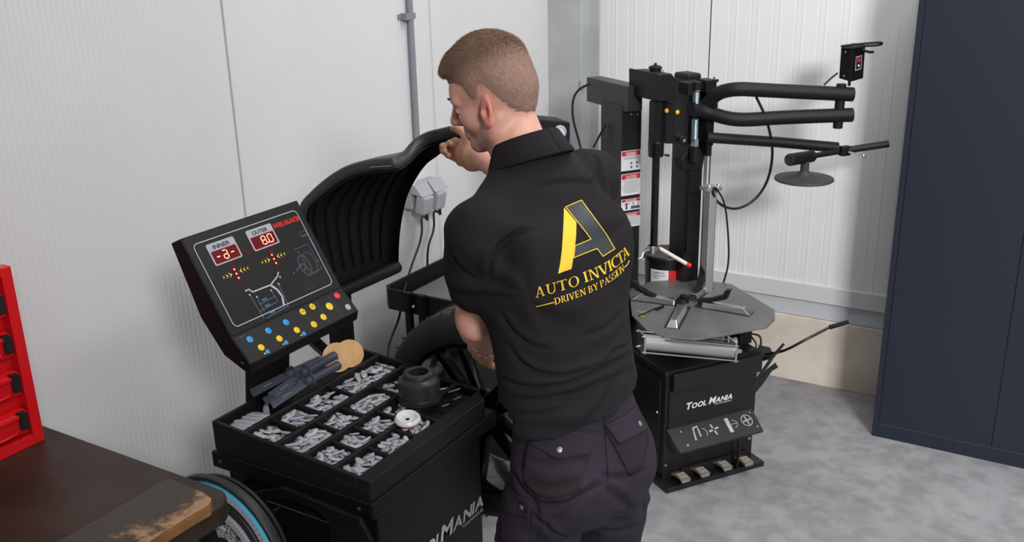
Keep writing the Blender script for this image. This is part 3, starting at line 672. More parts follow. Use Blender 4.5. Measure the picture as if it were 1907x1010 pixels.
# ================= trolley =================
tr = root('utility_trolley', (-1.9, 2.95, 0), 'black metal shelf trolley standing against the left wall behind the wheel', 'trolley')
def shelf(z0, z1, name):
    x0, x1, y0, y1 = -2.15, -1.70, 2.63, 3.38
    t = .012; mb = MB()
    P = [(x0 + .03, y0), (x1 - .03, y0), (x1, y0 + .03), (x1, y1 - .03), (x1 - .03, y1), (x0 + .03, y1), (x0, y1 - .03), (x0, y0 + .03)]
    Q = [(x0 + .035, y0 + t), (x1 - .035, y0 + t), (x1 - t, y0 + .035), (x1 - t, y1 - .035), (x1 - .035, y1 - t), (x0 + .035, y1 - t), (x0 + t, y1 - .035), (x0 + t, y0 + .035)]
    n = 8
    vs = [(p[0], p[1], z0) for p in P] + [(p[0], p[1], z1) for p in P] + [(q[0], q[1], z1) for q in Q] + [(q[0], q[1], z0 + .01) for q in Q]
    fs = [tuple(range(n - 1, -1, -1))]
    for lv in range(3): fs += [(lv * n + i, lv * n + (i + 1) % n, (lv + 1) * n + (i + 1) % n, (lv + 1) * n + i) for i in range(n)]
    fs.append(tuple(3 * n + i for i in range(n)))
    mb.add(vs, fs); return mb.build(name, BLKM, tr, bevel=.003)
shelf(.775, .855, 'top_tray'); shelf(.42, .49, 'lower_tray'); shelf(.10, .17, 'lower_tray')
mesh_m = mat('perforated_mat', (.12, .12, .125), .5, bump=.0)
nt = mesh_m.node_tree; vo = nt.nodes.new('ShaderNodeTexVoronoi'); vo.inputs['Scale'].default_value = 130; vo.inputs['Randomness'].default_value = 0.0
tcn = [n for n in nt.nodes if n.type == 'TEX_COORD'][0]; nt.links.new(tcn.outputs['Object'], vo.inputs['Vector'])
rr_ = nt.nodes.new('ShaderNodeValToRGB'); rr_.color_ramp.elements[0].position = .35; rr_.color_ramp.elements[1].position = .4; rr_.color_ramp.elements[0].color = (.01, .01, .01, 1); rr_.color_ramp.elements[1].color = (.17, .17, .18, 1)
nt.links.new(vo.outputs['Distance'], rr_.inputs[0]); nt.links.new(rr_.outputs[0], nt.nodes['Principled BSDF'].inputs['Base Color'])
MB().box2((-2.12, 2.66, .787), (-1.73, 3.35, .795)).build('perforated_mat', mesh_m, tr)
for x in (-2.02, -1.96, -1.76):
    for y in ((2.622, 3.388) if x != -1.96 else (2.622,)):
        MB().box2((x - .012, y - .012, .06), (x + .012, y + .012, .86)).build('leg', BLK, tr, bevel=.003)
for x in (-2.02, -1.76):
    for y in (2.64, 3.37): MB().cyl((x - .01, y, .03), (x + .01, y, .03), .03, n=20).build('caster', BLKM, tr, bevel=.003)
MB().lathe((-1.99, 2.609, .815), (0, -1, 0), [(.006, 0), (.005, .003), (0, .004)], n=14).build('bolt', CHR, tr, smooth=40)
# ================= workbench, plank, red cabinet =================
WD = mat('dark_worn_wood', (0.020, 0.012, 0.009), 0.45, spec=.3, col2=(0.042, 0.025, 0.017), vscale=5, bump=.35, bscale=30, bstretch=(1, 6, 1))
WE = mat('brown_wood_edge', (0.09, 0.042, 0.020), 0.5, col2=(0.15, 0.07, 0.032), vscale=9, bump=.4, bscale=40, bstretch=(1, .2, 5))
zb = .92; pc = onz(431, 926, zb); XB, YBn = pc.x + .008, pc.y + .012
wb = root('workbench', (-1.9, .4, 0), 'dark brown worn wooden workbench in the lower left corner', 'workbench')
pts = [(XL + .025, -.6), (XB, -.6)]
for k in range(8):
    a = math.radians(90 * k / 7); rr = .06; pts.append((XB - rr + rr * math.cos(a), YBn - rr + rr * math.sin(a)))
pts.append((XL + .025, YBn))
MB().prism([(x, y, zb - .045) for x, y in pts], (0, 0, .045)).build('worktop', WD, wb, bevel=.004)
MB().prism([(x - .02 if x > -2 else x, y - .02 if y > 0 else y, zb - .06) for x, y in pts], (0, 0, .0148)).build('underboard', WE, wb, bevel=.002)
for x in (-2.2, XB - .12):
    for y in (-.5, YBn - .16): MB().box2((x - .035, y - .035, 0), (x + .035, y + .035, zb - .06)).build('leg', WE, wb, bevel=.004)
# plank
PLK = bpy.data.materials.new('worn_plank_wood'); PLK.use_nodes = True; nt = PLK.node_tree; bs = nt.nodes['Principled BSDF']; bs.inputs['Roughness'].default_value = .6
tc = nt.nodes.new('ShaderNodeTexCoord'); n1 = nt.nodes.new('ShaderNodeTexNoise'); n1.inputs['Scale'].default_value = 9; n1.inputs['Detail'].default_value = 9; n1.inputs['Roughness'].default_value = .68
nt.links.new(tc.outputs['Object'], n1.inputs['Vector'])
sx = nt.nodes.new('ShaderNodeSeparateXYZ'); nt.links.new(tc.outputs['Object'], sx.inputs[0])
ma = nt.nodes.new('ShaderNodeMath'); ma.operation = 'MULTIPLY_ADD'; nt.links.new(sx.outputs['Y'], ma.inputs[0]); ma.inputs[1].default_value = .30; nt.links.new(n1.outputs['Fac'], ma.inputs[2])
mb_ = nt.nodes.new('ShaderNodeMath'); mb_.operation = 'MULTIPLY_ADD'; nt.links.new(sx.outputs['X'], mb_.inputs[0]); mb_.inputs[1].default_value = 2.2; nt.links.new(ma.outputs[0], mb_.inputs[2])
r = nt.nodes.new('ShaderNodeValToRGB'); r.color_ramp.elements[0].position = .80; r.color_ramp.elements[0].color = (.045, .034, .027, 1); r.color_ramp.elements[1].position = .90; r.color_ramp.elements[1].color = (.33, .20, .105, 1)
e = r.color_ramp.elements.new(.84); e.color = (.16, .08, .035, 1)
nt.links.new(mb_.outputs[0], r.inputs[0]); nt.links.new(r.outputs[0], bs.inputs['Base Color'])
mp = nt.nodes.new('ShaderNodeMapping'); mp.inputs['Scale'].default_value = (30, 4, 30); nt.links.new(tc.outputs['Object'], mp.inputs[0]); n2 = nt.nodes.new('ShaderNodeTexNoise'); n2.inputs['Scale'].default_value = 3; n2.inputs['Detail'].default_value = 6; nt.links.new(mp.outputs[0], n2.inputs['Vector'])
bp = nt.nodes.new('ShaderNodeBump'); bp.inputs['Strength'].default_value = .5; bp.inputs['Distance'].default_value = .004; nt.links.new(n2.outputs['Fac'], bp.inputs['Height']); nt.links.new(bp.outputs[0], bs.inputs['Normal'])
zp = zb + .03
a = onz(312, 890, zp); b = onz(400, 930, zp)
x0, x1 = a.x, b.x + .003; y1 = a.y
rnd = random.Random(3)
vs = []; edge = []
n = 40
P = []
for i in range(n + 1):
    y = -.5 + (y1 + .5 - .03) * i / n; P.append((x1 + rnd.uniform(-.003, .001), y))
P += [(x1 - .012, y1 - .012), (x1 - .05, y1 - .003), (x0, y1)]
P += [(x0, -.5)]
pk = MB().prism([(x, y, zb + .0005) for x, y in P], (0, 0, .0295)).build('worn_plank', PLK, None, bevel=.003)
WSD = mat('chipped_wood_side', (.13, .055, .018), .6, col2=(.26, .125, .045), vscale=14, bump=.5, bscale=60, bstretch=(1, .3, 6)); pk.data.materials.append(WSD)
for p in pk.data.polygons:
    if abs(p.normal.z) < .5: p.material_index = 1
tag(pk, 'thick worn wooden plank with chipped light end lying on the dark workbench', 'plank')
# red small parts cabinet
RED = mat('red_lacquer', (0.62, 0.008, 0.012), 0.32, bump=.03, bscale=50)
q = onz(84, 820, zb); XR = q.x; YR = q.y
zr = []
for yy in (497,): 
    d = ray(14, yy); t = (XR - CP.x) / d.x; zr = (CP + d * t).z
rc_ = root('parts_cabinet', (XR - .09, YR - .3, zb), 'red metal small parts drawer cabinet standing on the workbench', 'cabinet')
WF = .026
hc = MB().box2((XR - .18, YR - .60, zb + .001), (XR - .03, YR - .003, zr - .003))
hc.build('carcass', RED, rc_, bevel=.002)
fm = MB().box2((XR - .03, YR - WF, zb + .001), (XR, YR, zr)).box2((XR - .03, YR - .6, zb + .001), (XR, YR - WF, zb + .028)).box2((XR - .03, YR - .6, zr - .02), (XR, YR - WF, zr))
fm.build('front_frame', RED, rc_, bevel=.0015)
blkclip = mat('label_holder_black', (.03, .03, .032), .35, metal=.4)
nb_ = 5; ph = (zr - zb - .05) / 4.05
for k in range(nb_):
    z0 = zb + .034 + k * ph; z1 = z0 + ph * .66
    if z1 > zr: continue
    for j in range(3):
        y1_ = YR - WF - .006 - j * .17; y0_ = y1_ - .16
        d = MB().prism([(XR - .028, y0_, z0), (XR - .004, y0_, z0 + .004), (XR + .004, y0_, z1 - .006), (XR - .012, y0_, z1), (XR - .028, y0_, z1)], (0, y1_ - y0_, 0)).build('drawer', RED, rc_, bevel=.002)
        MB().tube([(XR + .004, y0_ + .02, z0 + .02), (XR + .014, y0_ + .03, z0 + .018), (XR + .014, y1_ - .045, z0 + .018), (XR + .004, y1_ - .035, z0 + .02)], .003, n=8, smooth=1).build('handle', RED, d, smooth=60)
        MB().box2((XR - .006, y0_, z1 - .016), (XR + .008, y1_ - .02, z1 - .006)).build('rim', RED, d, bevel=.002)
        MB().hexa([(XR - .004, y1_ - .022, z0 + .018), (XR + .006, y1_ - .020, z0 + .018), (XR + .006, y1_ - .002, z0 + .014), (XR - .004, y1_ - .002, z0 + .014)], [(XR - .004, y1_ - .026, z1), (XR + .012, y1_ - .024, z1 + .002), (XR + .010, y1_ - .004, z1 - .004), (XR - .004, y1_ - .004, z1 - .002)]).build('label_holder', blkclip, d, bevel=.0015)
# ================= roll of adhesive weights =================
rw = Vector((-1.622, 1.335, .693)); S = 1.033
rl = root('weight_roll_dispenser', (rw.x, rw.y, 0), 'large round reel of white and blue adhesive weight strips behind the workbench corner', 'reel')
dk = mat('reel_dark_grey', (.022, .021, .021), .5); dkb = mat('reel_black', (.012, .012, .012), .6)
MB().lathe(rw, (0, 1, 0), [(0, .03), (.18, .03), (.18, .038), (0, .038)], n=80).build('back_plate', dkb, rl)
MB().lathe(rw, (0, 1, 0), [(.1845, .02), (.1845, -.008), (.186, -.010), (.1945, -.010), (.196, -.008), (.196, .006), (.185, .008)], n=96).build('outer_rim', dk, rl, smooth=40)
segw = mat('adhesive_weight_white', (.42, .44, .50), .45); segb = mat('blue_liner', (.10, .42, .62), .35)
def coil(r0, r1, ya, name, gap, blue):
    mb = MB(); n = 84
    for k in range(n):
        a0 = 2 * math.pi * k / n; a1 = 2 * math.pi * (k + 1 - gap) / n
        q = [rw + Vector((math.cos(a) * r, 0, math.sin(a) * r)) for a, r in ((a0, r0), (a1, r0), (a1, r1), (a0, r1))]
        mb.hexa([p + Vector((0, ya, 0)) for p in q], [p + Vector((0, .004, 0)) for p in q])
    mb.build(name, segw, rl)
    if blue: MB().lathe(rw, (0, 1, 0), [(r1, ya), (r1 + .0042, ya + .002), (r1 + .0042, .000), (r1, .000)], n=96).build('blue_liner', segb, rl, smooth=40)
coil(.162, .178, -.016, 'outer_weight_strip', .06, True)
coil(.102, .118, -.016, 'inner_weight_strip', .06, False)
MB().lathe(rw, (0, 1, 0), [(.160, .03), (.160, .0), (.158, -.003), (.150, -.003), (.147, 0), (.147, .03)], n=96).build('divider_ring', dkb, rl, smooth=40)
MB().lathe(rw, (0, 1, 0), [(.143, .03), (.143, -.008), (.141, -.011), (.124, -.011), (.122, -.008), (.122, .03)], n=96).build('divider_ring', dk, rl, smooth=40)
pk_ = MB(); rnd = random.Random(5)
for k in range(3):
    for j in range(2):
        a = math.radians(20 + 42 * k + 8 * j); rr = .045 + .035 * j; c = rw + Vector((math.cos(a) * rr, .012, math.sin(a) * rr))
        M = Matrix.Rotation(-a, 3, 'Y'); pk_.box(c, (.03, .02, .026), M)
WPK = mat('printed_packet', (.05, .05, .055), .4, col2=(.62, .64, .68), vscale=180)
pk_.build('weight_packets', WPK, rl, bevel=.001)
MB().box2((rw.x - .03, rw.y + .045, .0), (rw.x + .03, rw.y + .07, rw.z + .05)).box2((rw.x - .15, rw.y - .02, 0), (rw.x + .15, rw.y + .11, .015)).build('stand', dkb, rl, bevel=.003)
# ================= dark blue steel cabinet =================
cb = onz(1622, 813, 0); NAVY = mat('navy_steel', (0.016, 0.0215, 0.034), 0.4, bump=.08, bscale=400)
r0 = onz(1622, 813, 0); r1 = onz(1907, 870, 0)
XC, YC = r0.x, 3.978
ct = root('steel_cabinet', (XC + .46, YC + .2, 0), 'tall dark blue two door steel cabinet at the right edge', 'cabinet')
zc = 1.98; Wc = .92
MB().box2((XC, YC + .004, 0), (XC + Wc, YC + .375, zc)).build('body', NAVY, ct, bevel=.002)
fr = MB().box2((XC, YC - .0, 0), (XC + .022, YC + .004, zc)).box2((XC + Wc - .022, YC, 0), (XC + Wc, YC + .004, zc)).box2((XC + .022, YC, 0), (XC + Wc - .022, YC + .004, .062)).box2((XC + .022, YC, zc - .03), (XC + Wc - .022, YC + .004, zc))
fr.build('front_frame', NAVY, ct, bevel=.001)
for k in range(2):
    a = XC + .0245 + k * (Wc - .049 + .002) / 2; b = a + (Wc - .049) / 2 - .003
    d = MB().box2((a, YC - .001, .0645), (b, YC + .004, zc - .033)).build('door', NAVY, ct, bevel=.0012)
    if k == 1: MB().box2((a + .03, YC - .012, 1.0), (a + .05, YC - .001, 1.14)).build('handle', GREYP, d, bevel=.003)
MB().box2((XC + .0245, YC - .0012, .0615), (XC + Wc - .025, YC + .0015, .0640)).build('bottom_lip', mat('lip_grey', (.10, .11, .13), .35, metal=.5), ct)
# ================= tyre changer =================
P0 = Vector((-1.244, 3.123, 0)); CU = Vector((.567, .824, 0)).normalized(); CV = Vector((-CU.y, CU.x, 0)); ZZ = Vector((0, 0, 1))
def Q(u, v, z): return P0 + CU * u + CV * v + ZZ * z
def K(x, y, v): return onplane(x, y, Q(0, v, 0), CV)
def KU(x, y, u): return onplane(x, y, Q(u, 0, 0), CU)
MU = Matrix((CU, CV, ZZ)).transposed()
tc_ = root('tyre_changer', Q(.25, .25, 0), 'black tyre changing machine with grey turntable, columns and swing arms by the back wall', 'tyre changer')
def qbox(mb, a, b):
    a = Vector(a); b = Vector(b); c = (a + b) / 2; return mb.box(Q(*c), (abs(b.x - a.x), abs(b.y - a.y), abs(b.z - a.z)), MU)
BK = mat('black_cabinet_steel', (0.011, 0.011, 0.012), 0.38, bump=.12, bscale=500)
body = qbox(MB(), (.045, .03, .02), (.475, .80, .475)).build('body', BK, tc_, bevel=.004)
qbox(MB(), (.035, .02, .470), (.485, .82, .492)).build('top_plate', BK, tc_, bevel=.004)
qbox(MB(), (.02, -.035, .0), (.49, .84, .022)).build('base_plate', BK, tc_, bevel=.003)
qbox(MB(), (.062, .0, .408), (.478, .032, .484)).build('front_band', BK, tc_, bevel=.006)
fp = qbox(MB(), (.058, .022, .225), (.47, .031, .405)).build('front_panel', BK, tc_, bevel=.002)
qbox(MB(), (.0385, .06, .06), (.0465, .76, .44)).build('side_panel', BK, tc_, bevel=.002)
for u, z in ((.075, .39), (.455, .385), (.07, .24), (.45, .235)): MB().lathe(Q(u, .021, z), -CV, [(.004, 0), (.003, .002), (0, .0022)], n=12).build('screw', GREYP, fp)
for v, z in ((.075, .30), (.10, .05), (.50, .38)): MB().lathe(Q(.038, v, z), -CU, [(.006, 0), (.005, .003), (0, .004)], n=12).build('screw', CHR, tc_)
for u, z in ((.05, .085), (.452, .105)): MB().lathe(Q(u + .005, .029, z), -CV, [(.007, 0), (.006, .003), (.002, .003), (.002, .001), (0, .001)], n=16).build('screw', CHR, tc_)
lg = MB()
a = K(1276, 762, .0215); b = K(1364, 744, .0215)
wL = (b - a).dot(CU)
smallcaps(lg, 'TOOL MANIA', Vector((a.x, a.y, .312)), CU, ZZ, .028, wL, bold=.03, up=.0)
put_text(lg, 'WWW.TOOLMANIA.NL', Vector((a.x, a.y, .302)) + CU * wL * .62, CU, ZZ, .0055, width=wL * .36, bold=.01, up=0)
lg.v = [tuple(Vector(p) - CV * .0004) for p in lg.v]
lg.build('logo', WHITE, fp)
# pedal shield with icons
SH = mat('shield_dark_grey', (.022, .022, .023), .45)
s0, s1 = Q(.050, .024, .245), Q(.455, .024, .245)
t0, t1 = Q(.058, -.062, .185), Q(.452, -.062, .185)
sh = MB().hexa([s0, s1, t1, t0], [s0 - ZZ * .008, s1 - ZZ * .008, t1 - ZZ * .008, t0 - ZZ * .008])
for e_ in (0, 1):
    u_ = .052 if e_ == 0 else .450
    sh.prism([Q(u_, .024, .24), Q(u_, -.058, .182), Q(u_, .024, .17)], CU * .004)
sho = sh.build('pedal_shield', SH, tc_, bevel=.0015)
sd = (t0 - s0); sd = Vector(((s0 - t0).dot(CV) * CV + (s0 - t0).dot(ZZ) * ZZ)).normalized(); sn = CU.cross(sd).normalized()
if sn.z < 0: sn = -sn
SLn = math.hypot(.086, .060)
def sp(u, v, up=.0008): return t0 + (s0 - t0).project(sd) * 0 + Q(.052, 0, 0) - Q(0, 0, 0) + CU * (u * .40 - .006 + .0) + sd * (v * SLn) + sn * up + (Vector((0, 0, 0))) - (Q(.052, 0, 0) - Q(0, 0, 0))
def sring(mb, cu, cv, r, w=.003, a0=0, a1=360, n=24):
    pts = []
    for k in range(n + 1):
        a = math.radians(a0 + (a1 - a0) * k / n); pts.append((cu + r / .40 * math.cos(a), cv + r / SLn * math.sin(a)))
    stroke2(mb, pts, w)
def stroke2(mb, pts, w, up=.0008):
    for (a, b), (c, d) in zip(pts[:-1], pts[1:]):
        A = Vector((a * .40, b * SLn)); B = Vector((c * .40, d * SLn)); t = (B - A).normalized(); n = Vector((-t.y, t.x)) * w / 2
        mb.add([sp(p.x / .40, p.y / SLn, up) for p in (A - n, B - n, B + n, A + n)], [(0, 1, 2, 3)])
ic = MB()
stroke2(ic, [(.24, .30), (.27, .80), (.33, .82)], .006); stroke2(ic, [(.31, .40), (.32, .75)], .006); sring(ic, .345, .52, .020, .0025, -50, 70)
c = (.48, .54)
for a in (0, 90, 180, 270):
    aa = math.radians(a + 10); stroke2(ic, [(c[0] + math.cos(aa) * .006 / .4, c[1] + math.sin(aa) * .006 / SLn), (c[0] + math.cos(aa) * .024 / .4, c[1] + math.sin(aa) * .024 / SLn)], .007)
stroke2(ic, [(.66, .25), (.665, .85)], .017); sring(ic, .72, .55, .016, .0022, -100, 100); stroke2(ic, [(.69, .56), (.77, .56)], .002)
sring(ic, .88, .56, .024, .003)
for a in (0, 90): 
    aa = math.radians(a + 8); stroke2(ic, [(.88 - math.cos(aa) * .02 / .4, .56 - math.sin(aa) * .02 / SLn), (.88 + math.cos(aa) * .02 / .4, .56 + math.sin(aa) * .02 / SLn)], .005)
ic.build('pedal_icons', SILV, sho)
for u, v in ((.13, .78), (.13, .20), (.96, .84), (.96, .22)): MB().lathe(sp(u, v, 0), sn, [(.004, 0), (.003, .002), (0, .0025)], n=12).build('screw', CHR, sho)
PED = mat('worn_pedal_metal', (.33, .29, .25), .45, metal=.5, var=.1, vscale=80)
for px_, py_ in ((1267, 886), (1303, 876), (1342, 862), (1384, 856)):
    p = onz(px_, py_, .055); u = (p - P0).dot(CU); v = (p - P0).dot(CV); v = min(v, -.02)
    pr = MB()
    sec = [(.03, .05), (.0, .062), (-.025, .064), (-.05, .056), (-.052, .046), (-.025, .052), (.0, .050), (.03, .040)]
    pr.prism([Q(u - .019, v + a + .01, z) for a, z in sec], CU * .038)
    po = pr.build('pedal', PED, tc_, bevel=.002)
    gg = MB()
    for k in range(6): gg.prism([Q(u - .0185, v + .005 - .009 * k, .0625), Q(u - .0185, v + .002 - .009 * k, .0655 - .0006 * k), Q(u - .0185, v - .001 - .009 * k, .062)], CU * .037)
    gg.build('pedal_ribs', PED, po)
MB().tube([Q(.345, .03, .20), Q(.345, -.03, .20), Q(.352, -.045, .14), Q(.355, -.03, .02)], .006, n=10, smooth=2).build('pedal_guard', BLKG, tc_, smooth=60)
qbox(MB(), (.12, .015, .02), (.44, .033, .06)).build('pedal_slot_plate', BK, tc_, bevel=.002)
# turntable
zt_ = .655
TT = mat('turntable_steel', (0.17, 0.172, 0.17), 0.42, metal=0.55, col2=(.22, .222, .22), vscale=6, bump=.1, bscale=60)
opx = [(1172, 539), (1213, 524), (1292, 519), (1362, 529), (1443, 577), (1443, 594), (1428, 609), (1340, 625), (1292, 632), (1238, 627), (1203, 614), (1177, 586)]
op = [onz(x, y, zt_) for x, y in opx]
tbl = MB().prism([p - ZZ * .008 for p in op], (0, 0, .008)).build('turntable', TT, tc_, bevel=.0015)
hub = onz(1272, 562, zt_)
MB().cyl(hub - ZZ * .15, hub - ZZ * .01, .05, n=32).build('turntable_shaft', GREYP, tc_)
ST = mat('jaw_slot_black', (.012, .012, .012), .5)
def jaw(tip, mid, upr, hj, desc_black=True):
    """chromed slide along the table from mid to tip, with a black clamping hook"""
    A = onz(*mid, zt_); B = onz(*tip, zt_); d = (B - A).normalized(); s = d.cross(ZZ)
    g = MB().hexa([A - s * .03 - d * .03, B - s * .03, B + s * .03, A + s * .03 - d * .03], [A - s * .03 - d * .03 + ZZ * .0015, B - s * .03 + ZZ * .0015, B + s * .03 + ZZ * .0015, A + s * .03 - d * .03 + ZZ * .0015]).build('jaw_slot', ST, tbl)
    L = (B - A).length
    sl = MB().hexa([A - s * .024, B - s * .022 - d * .0, B + s * .022, A + s * .024], [A - s * .017 + ZZ * .020, B - s * .012 - d * .03 + ZZ * .024, B + s * .012 - d * .03 + ZZ * .024, A + s * .017 + ZZ * .020])
    so = sl.build('jaw_slide', CHR, tbl, bevel=.003)
    if upr is not None:
        R0 = A + d * L * upr[0]; R1 = A + d * L * upr[1]; hk = MB()
        w = .014
        pr_ = [(R0, .022), (R0.lerp(R1, .5), .036), (R1, .045 + hj * .5), (R1 + d * .006, .05 + hj)]
        top = [(p + ZZ * (h + .004)) for p, h in pr_]; bot = [(p + ZZ * (h - .012)) + (d * .014 if i >= 2 else Vector((0, 0, 0))) for i, (p, h) in enumerate(pr_)]
        poly = top + [top[-1] + d * .022 + ZZ * .004] + list(reversed(bot))
        hk.prism([p - s * w for p in poly], s * 2 * w); hk.build('jaw_hook', BLKM, so, bevel=.002)
jaw((1178, 556), (1258, 566), (.45, .86), .02)
jaw((1318, 535), (1290, 556), (.2, .55), .06)
jaw((1400, 586), (1310, 570), (-.1, .42), .03)
jaw((1251, 612), (1270, 576), None, 0)
MB().lathe(hub, ZZ, [(0, .016), (.02, .016), (.024, .012), (.026, 0)], n=24).build('hub_cap', BLKM, tbl, smooth=40)
qbox(MB(), ((hub - P0).dot(CU) - .012, (hub - P0).dot(CV) - .03, zt_ + .015), ((hub - P0).dot(CU) + .012, (hub - P0).dot(CV) + .01, zt_ + .03)).build('centre_block', BLKM, tbl, bevel=.003)
ym = MB(); ym.tube([onz(1186, 578, zt_ + .002), onz(1195, 582, zt_ + .002), onz(1204, 581, zt_ + .002), onz(1192, 588, zt_ + .002), onz(1200, 590, zt_ + .002)], .0012, n=5)
ym.build('yellow_chalk_mark', YELP, tbl)
# air cylinder under the turntable
c0 = onz(1196, 622, .60); c1 = onz(1366, 650, .575); c0.z = .60; c1.z = .585
c0 = K(1195, 637, .03); c1 = K(1364, 653, -.04)
cyl = MB().cyl(c0, c1, .030, n=36).build('air_cylinder', ALU, tc_, smooth=40)
dd = (c1 - c0).normalized(); ss = dd.cross(ZZ)
for p in (c0, c1): MB().box(p, (.010, .07, .075), Matrix((dd, ss, ZZ)).transposed()).build('end_cap', CHR, cyl, bevel=.003)
for s_ in (-1, 1):
    for h_ in (-1, 1): MB().cyl(c0 - dd * .012 + ss * s_ * .03 + ZZ * h_ * .031, c1 + dd * .012 + ss * s_ * .03 + ZZ * h_ * .031, .003, n=8).build('tie_rod', CHR, cyl)
MB().lathe(c1 + dd * .005, dd, [(.018, 0), (.018, .012), (.010, .014), (.010, .03), (0, .031)], n=20).build('rod_nut', CHR, cyl, smooth=40)
MB().lathe(c1 + CV * .05 + ZZ * .02, dd, [(.026, 0), (.028, .004), (.012, .03), (.02, .045), (0, .05)], n=24).build('pulley', mat('pulley_beige', (.42, .40, .36), .4), tc_, smooth=40)
MB().tube([K(1393, 655, .0), K(1412, 652, .02), K(1418, 640, .05), K(1416, 625, .10), K(1400, 622, .15)], .004, n=8, smooth=3).build('air_hose', CABLE, tc_, smooth=60)
MB().tube([K(1360, 650, .03), K(1395, 660, .0), K(1412, 645, .05), K(1400, 628, .12)], .0035, n=8, smooth=3).build('air_hose', CABLE, tc_, smooth=60)
qbox(MB(), (.44, .10, .49), (.50, .22, .60)).build('valve_box', BLKM, tc_, bevel=.006)
# ---- columns ----
def colbox(name, xl, xr, yt, yb, v, depth, m=BK, bev=.003, parent=None):
    a = K(xl, yt, v); b = K(xr, yt, v); c = K((xl + xr) / 2, yb, v)
    ua, ub = (a - P0).dot(CU), (b - P0).dot(CU)
    return qbox(MB(), (ua, v, c.z), (ub, v + depth, (a.z + b.z) / 2)).build(name, m, parent or tc_, bevel=bev)
# left control column with box top and warning labels (stands beside the machine)
VL = .55
a = K(1158, 230, VL); b = K(1195, 230, VL); ua, ub = (a - P0).dot(CU), (b - P0).dot(CU)
lc = qbox(MB(), (ua, VL, .49), (ub, VL + .17, K(1170, 195, VL).z)).build('rear_column', BK, tc_, bevel=.003)
a = K(1168, 165, VL - .03); b = K(1197, 165, VL - .03); u1 = (a - P0).dot(CU); u2 = (b - P0).dot(CU)
bx = qbox(MB(), (u1, VL - .03, K(1180, 208, VL - .03).z), (u2, VL + .30, K(1180, 160, VL - .03).z)).build('column_head', GREYP, tc_, bevel=.003)
def label(y0, y1, name, kind):
    a = K(1157, y0, VL - .001); b = K(1193, y0, VL - .001); c = K(1170, y1, VL - .001)
    o = Vector((a.x, a.y, c.z)); w = (b - a).dot(CU); h = (a.z + b.z) / 2 - c.z
    def lp(u, v, up): return o + CU * (u * w) + ZZ * (v * h) - CV * up
    p = MB().add([lp(0, 0, .0004), lp(1, 0, .0004), lp(1, 1, .0004), lp(0, 1, .0004)], [(0, 1, 2, 3)]).build('warning_label', WHITE, lc)
    hd = .16 * 72 / max(40, (y1 - y0)) * .9
    rb_ = MB().add([lp(.03, 1 - hd, .0008), lp(.97, 1 - hd, .0008), lp(.97, .97, .0008), lp(.03, .97, .0008)], [(0, 1, 2, 3)]).build('red_header', REDP, p)
    t = MB(); put_text(t, name, lp(.5, 1 - hd + .02, 0), CU, ZZ, h * hd * .6, width=w * .55, center=True, bold=.02, up=0); t.v = [tuple(Vector(q_) - CV * .0012) for q_ in t.v]; t.build('header_text', WHITE, rb_)
    g = MB(); rnd = random.Random(int(y0))
    if kind == 0:
        v = 1 - hd - .07
        while v > .08:
            ww = rnd.uniform(.6, .9); g.add([lp(.5 - ww / 2, v, .0008), lp(.5 + ww / 2, v, .0008), lp(.5 + ww / 2, v + .014, .0008), lp(.5 - ww / 2, v + .014, .0008)], [(0, 1, 2, 3)]); v -= .05
    elif kind == 1:
        for q_ in ((.3, .45), (.3, .75)): pass
        v = 1 - hd - .07
        for k in range(3): g.add([lp(.1, v - k * .05, .0008), lp(.9, v - k * .05, .0008), lp(.9, v - k * .05 + .016, .0008), lp(.1, v - k * .05 + .016, .0008)], [(0, 1, 2, 3)])
        for (x, y) in ((.45, .35), (.45, .15), (.75, .35), (.75, .15)): g.add([lp(x, y, .0008), lp(x + .17, y, .0008), lp(x + .17, y + .015, .0008), lp(x, y + .015, .0008), ], [(0, 1, 2, 3)]); g.add([lp(x + .05, y - .05, .0008), lp(x + .10, y - .05, .0008), lp(x + .12, y + .07, .0008), lp(x + .03, y + .07, .0008)], [(0, 1, 2, 3)])
    else:
        g.add([lp(.22, .1, .0008), lp(.32, .1, .0008), lp(.32, .65, .0008), lp(.22, .65, .0008)], [(0, 1, 2, 3)]); g.add([lp(.12, .5, .0008), lp(.45, .6, .0008), lp(.45, .66, .0008), lp(.12, .56, .0008)], [(0, 1, 2, 3)])
        g.add([lp(.5, .1, .0008), lp(.95, .1, .0008), lp(.95, .35, .0008), lp(.5, .35, .0008)], [(0, 1, 2, 3)]); g.add([lp(.6, .4, .0008), lp(.64, .4, .0008), lp(.64, .7, .0008), lp(.6, .7, .0008)], [(0, 1, 2, 3)]); g.add([lp(.84, .4, .0008), lp(.88, .4, .0008), lp(.88, .7, .0008), lp(.84, .7, .0008)], [(0, 1, 2, 3)])
    g.build('label_print', mat('label_ink', (.08, .08, .10), .5), p)
label(280, 318, 'WARNING', 1); label(323, 364, 'CAUTION', 0); label(370, 392, 'DANGER', 2); label(396, 423, 'WARNING', 0)
for y in (213,): 
    for x in (1175, 1187): MB().lathe(K(x, y - 0, VL), -CV, [(.005, 0), (.004, .003), (0, .004)], n=12).build('bolt', CHR, lc)
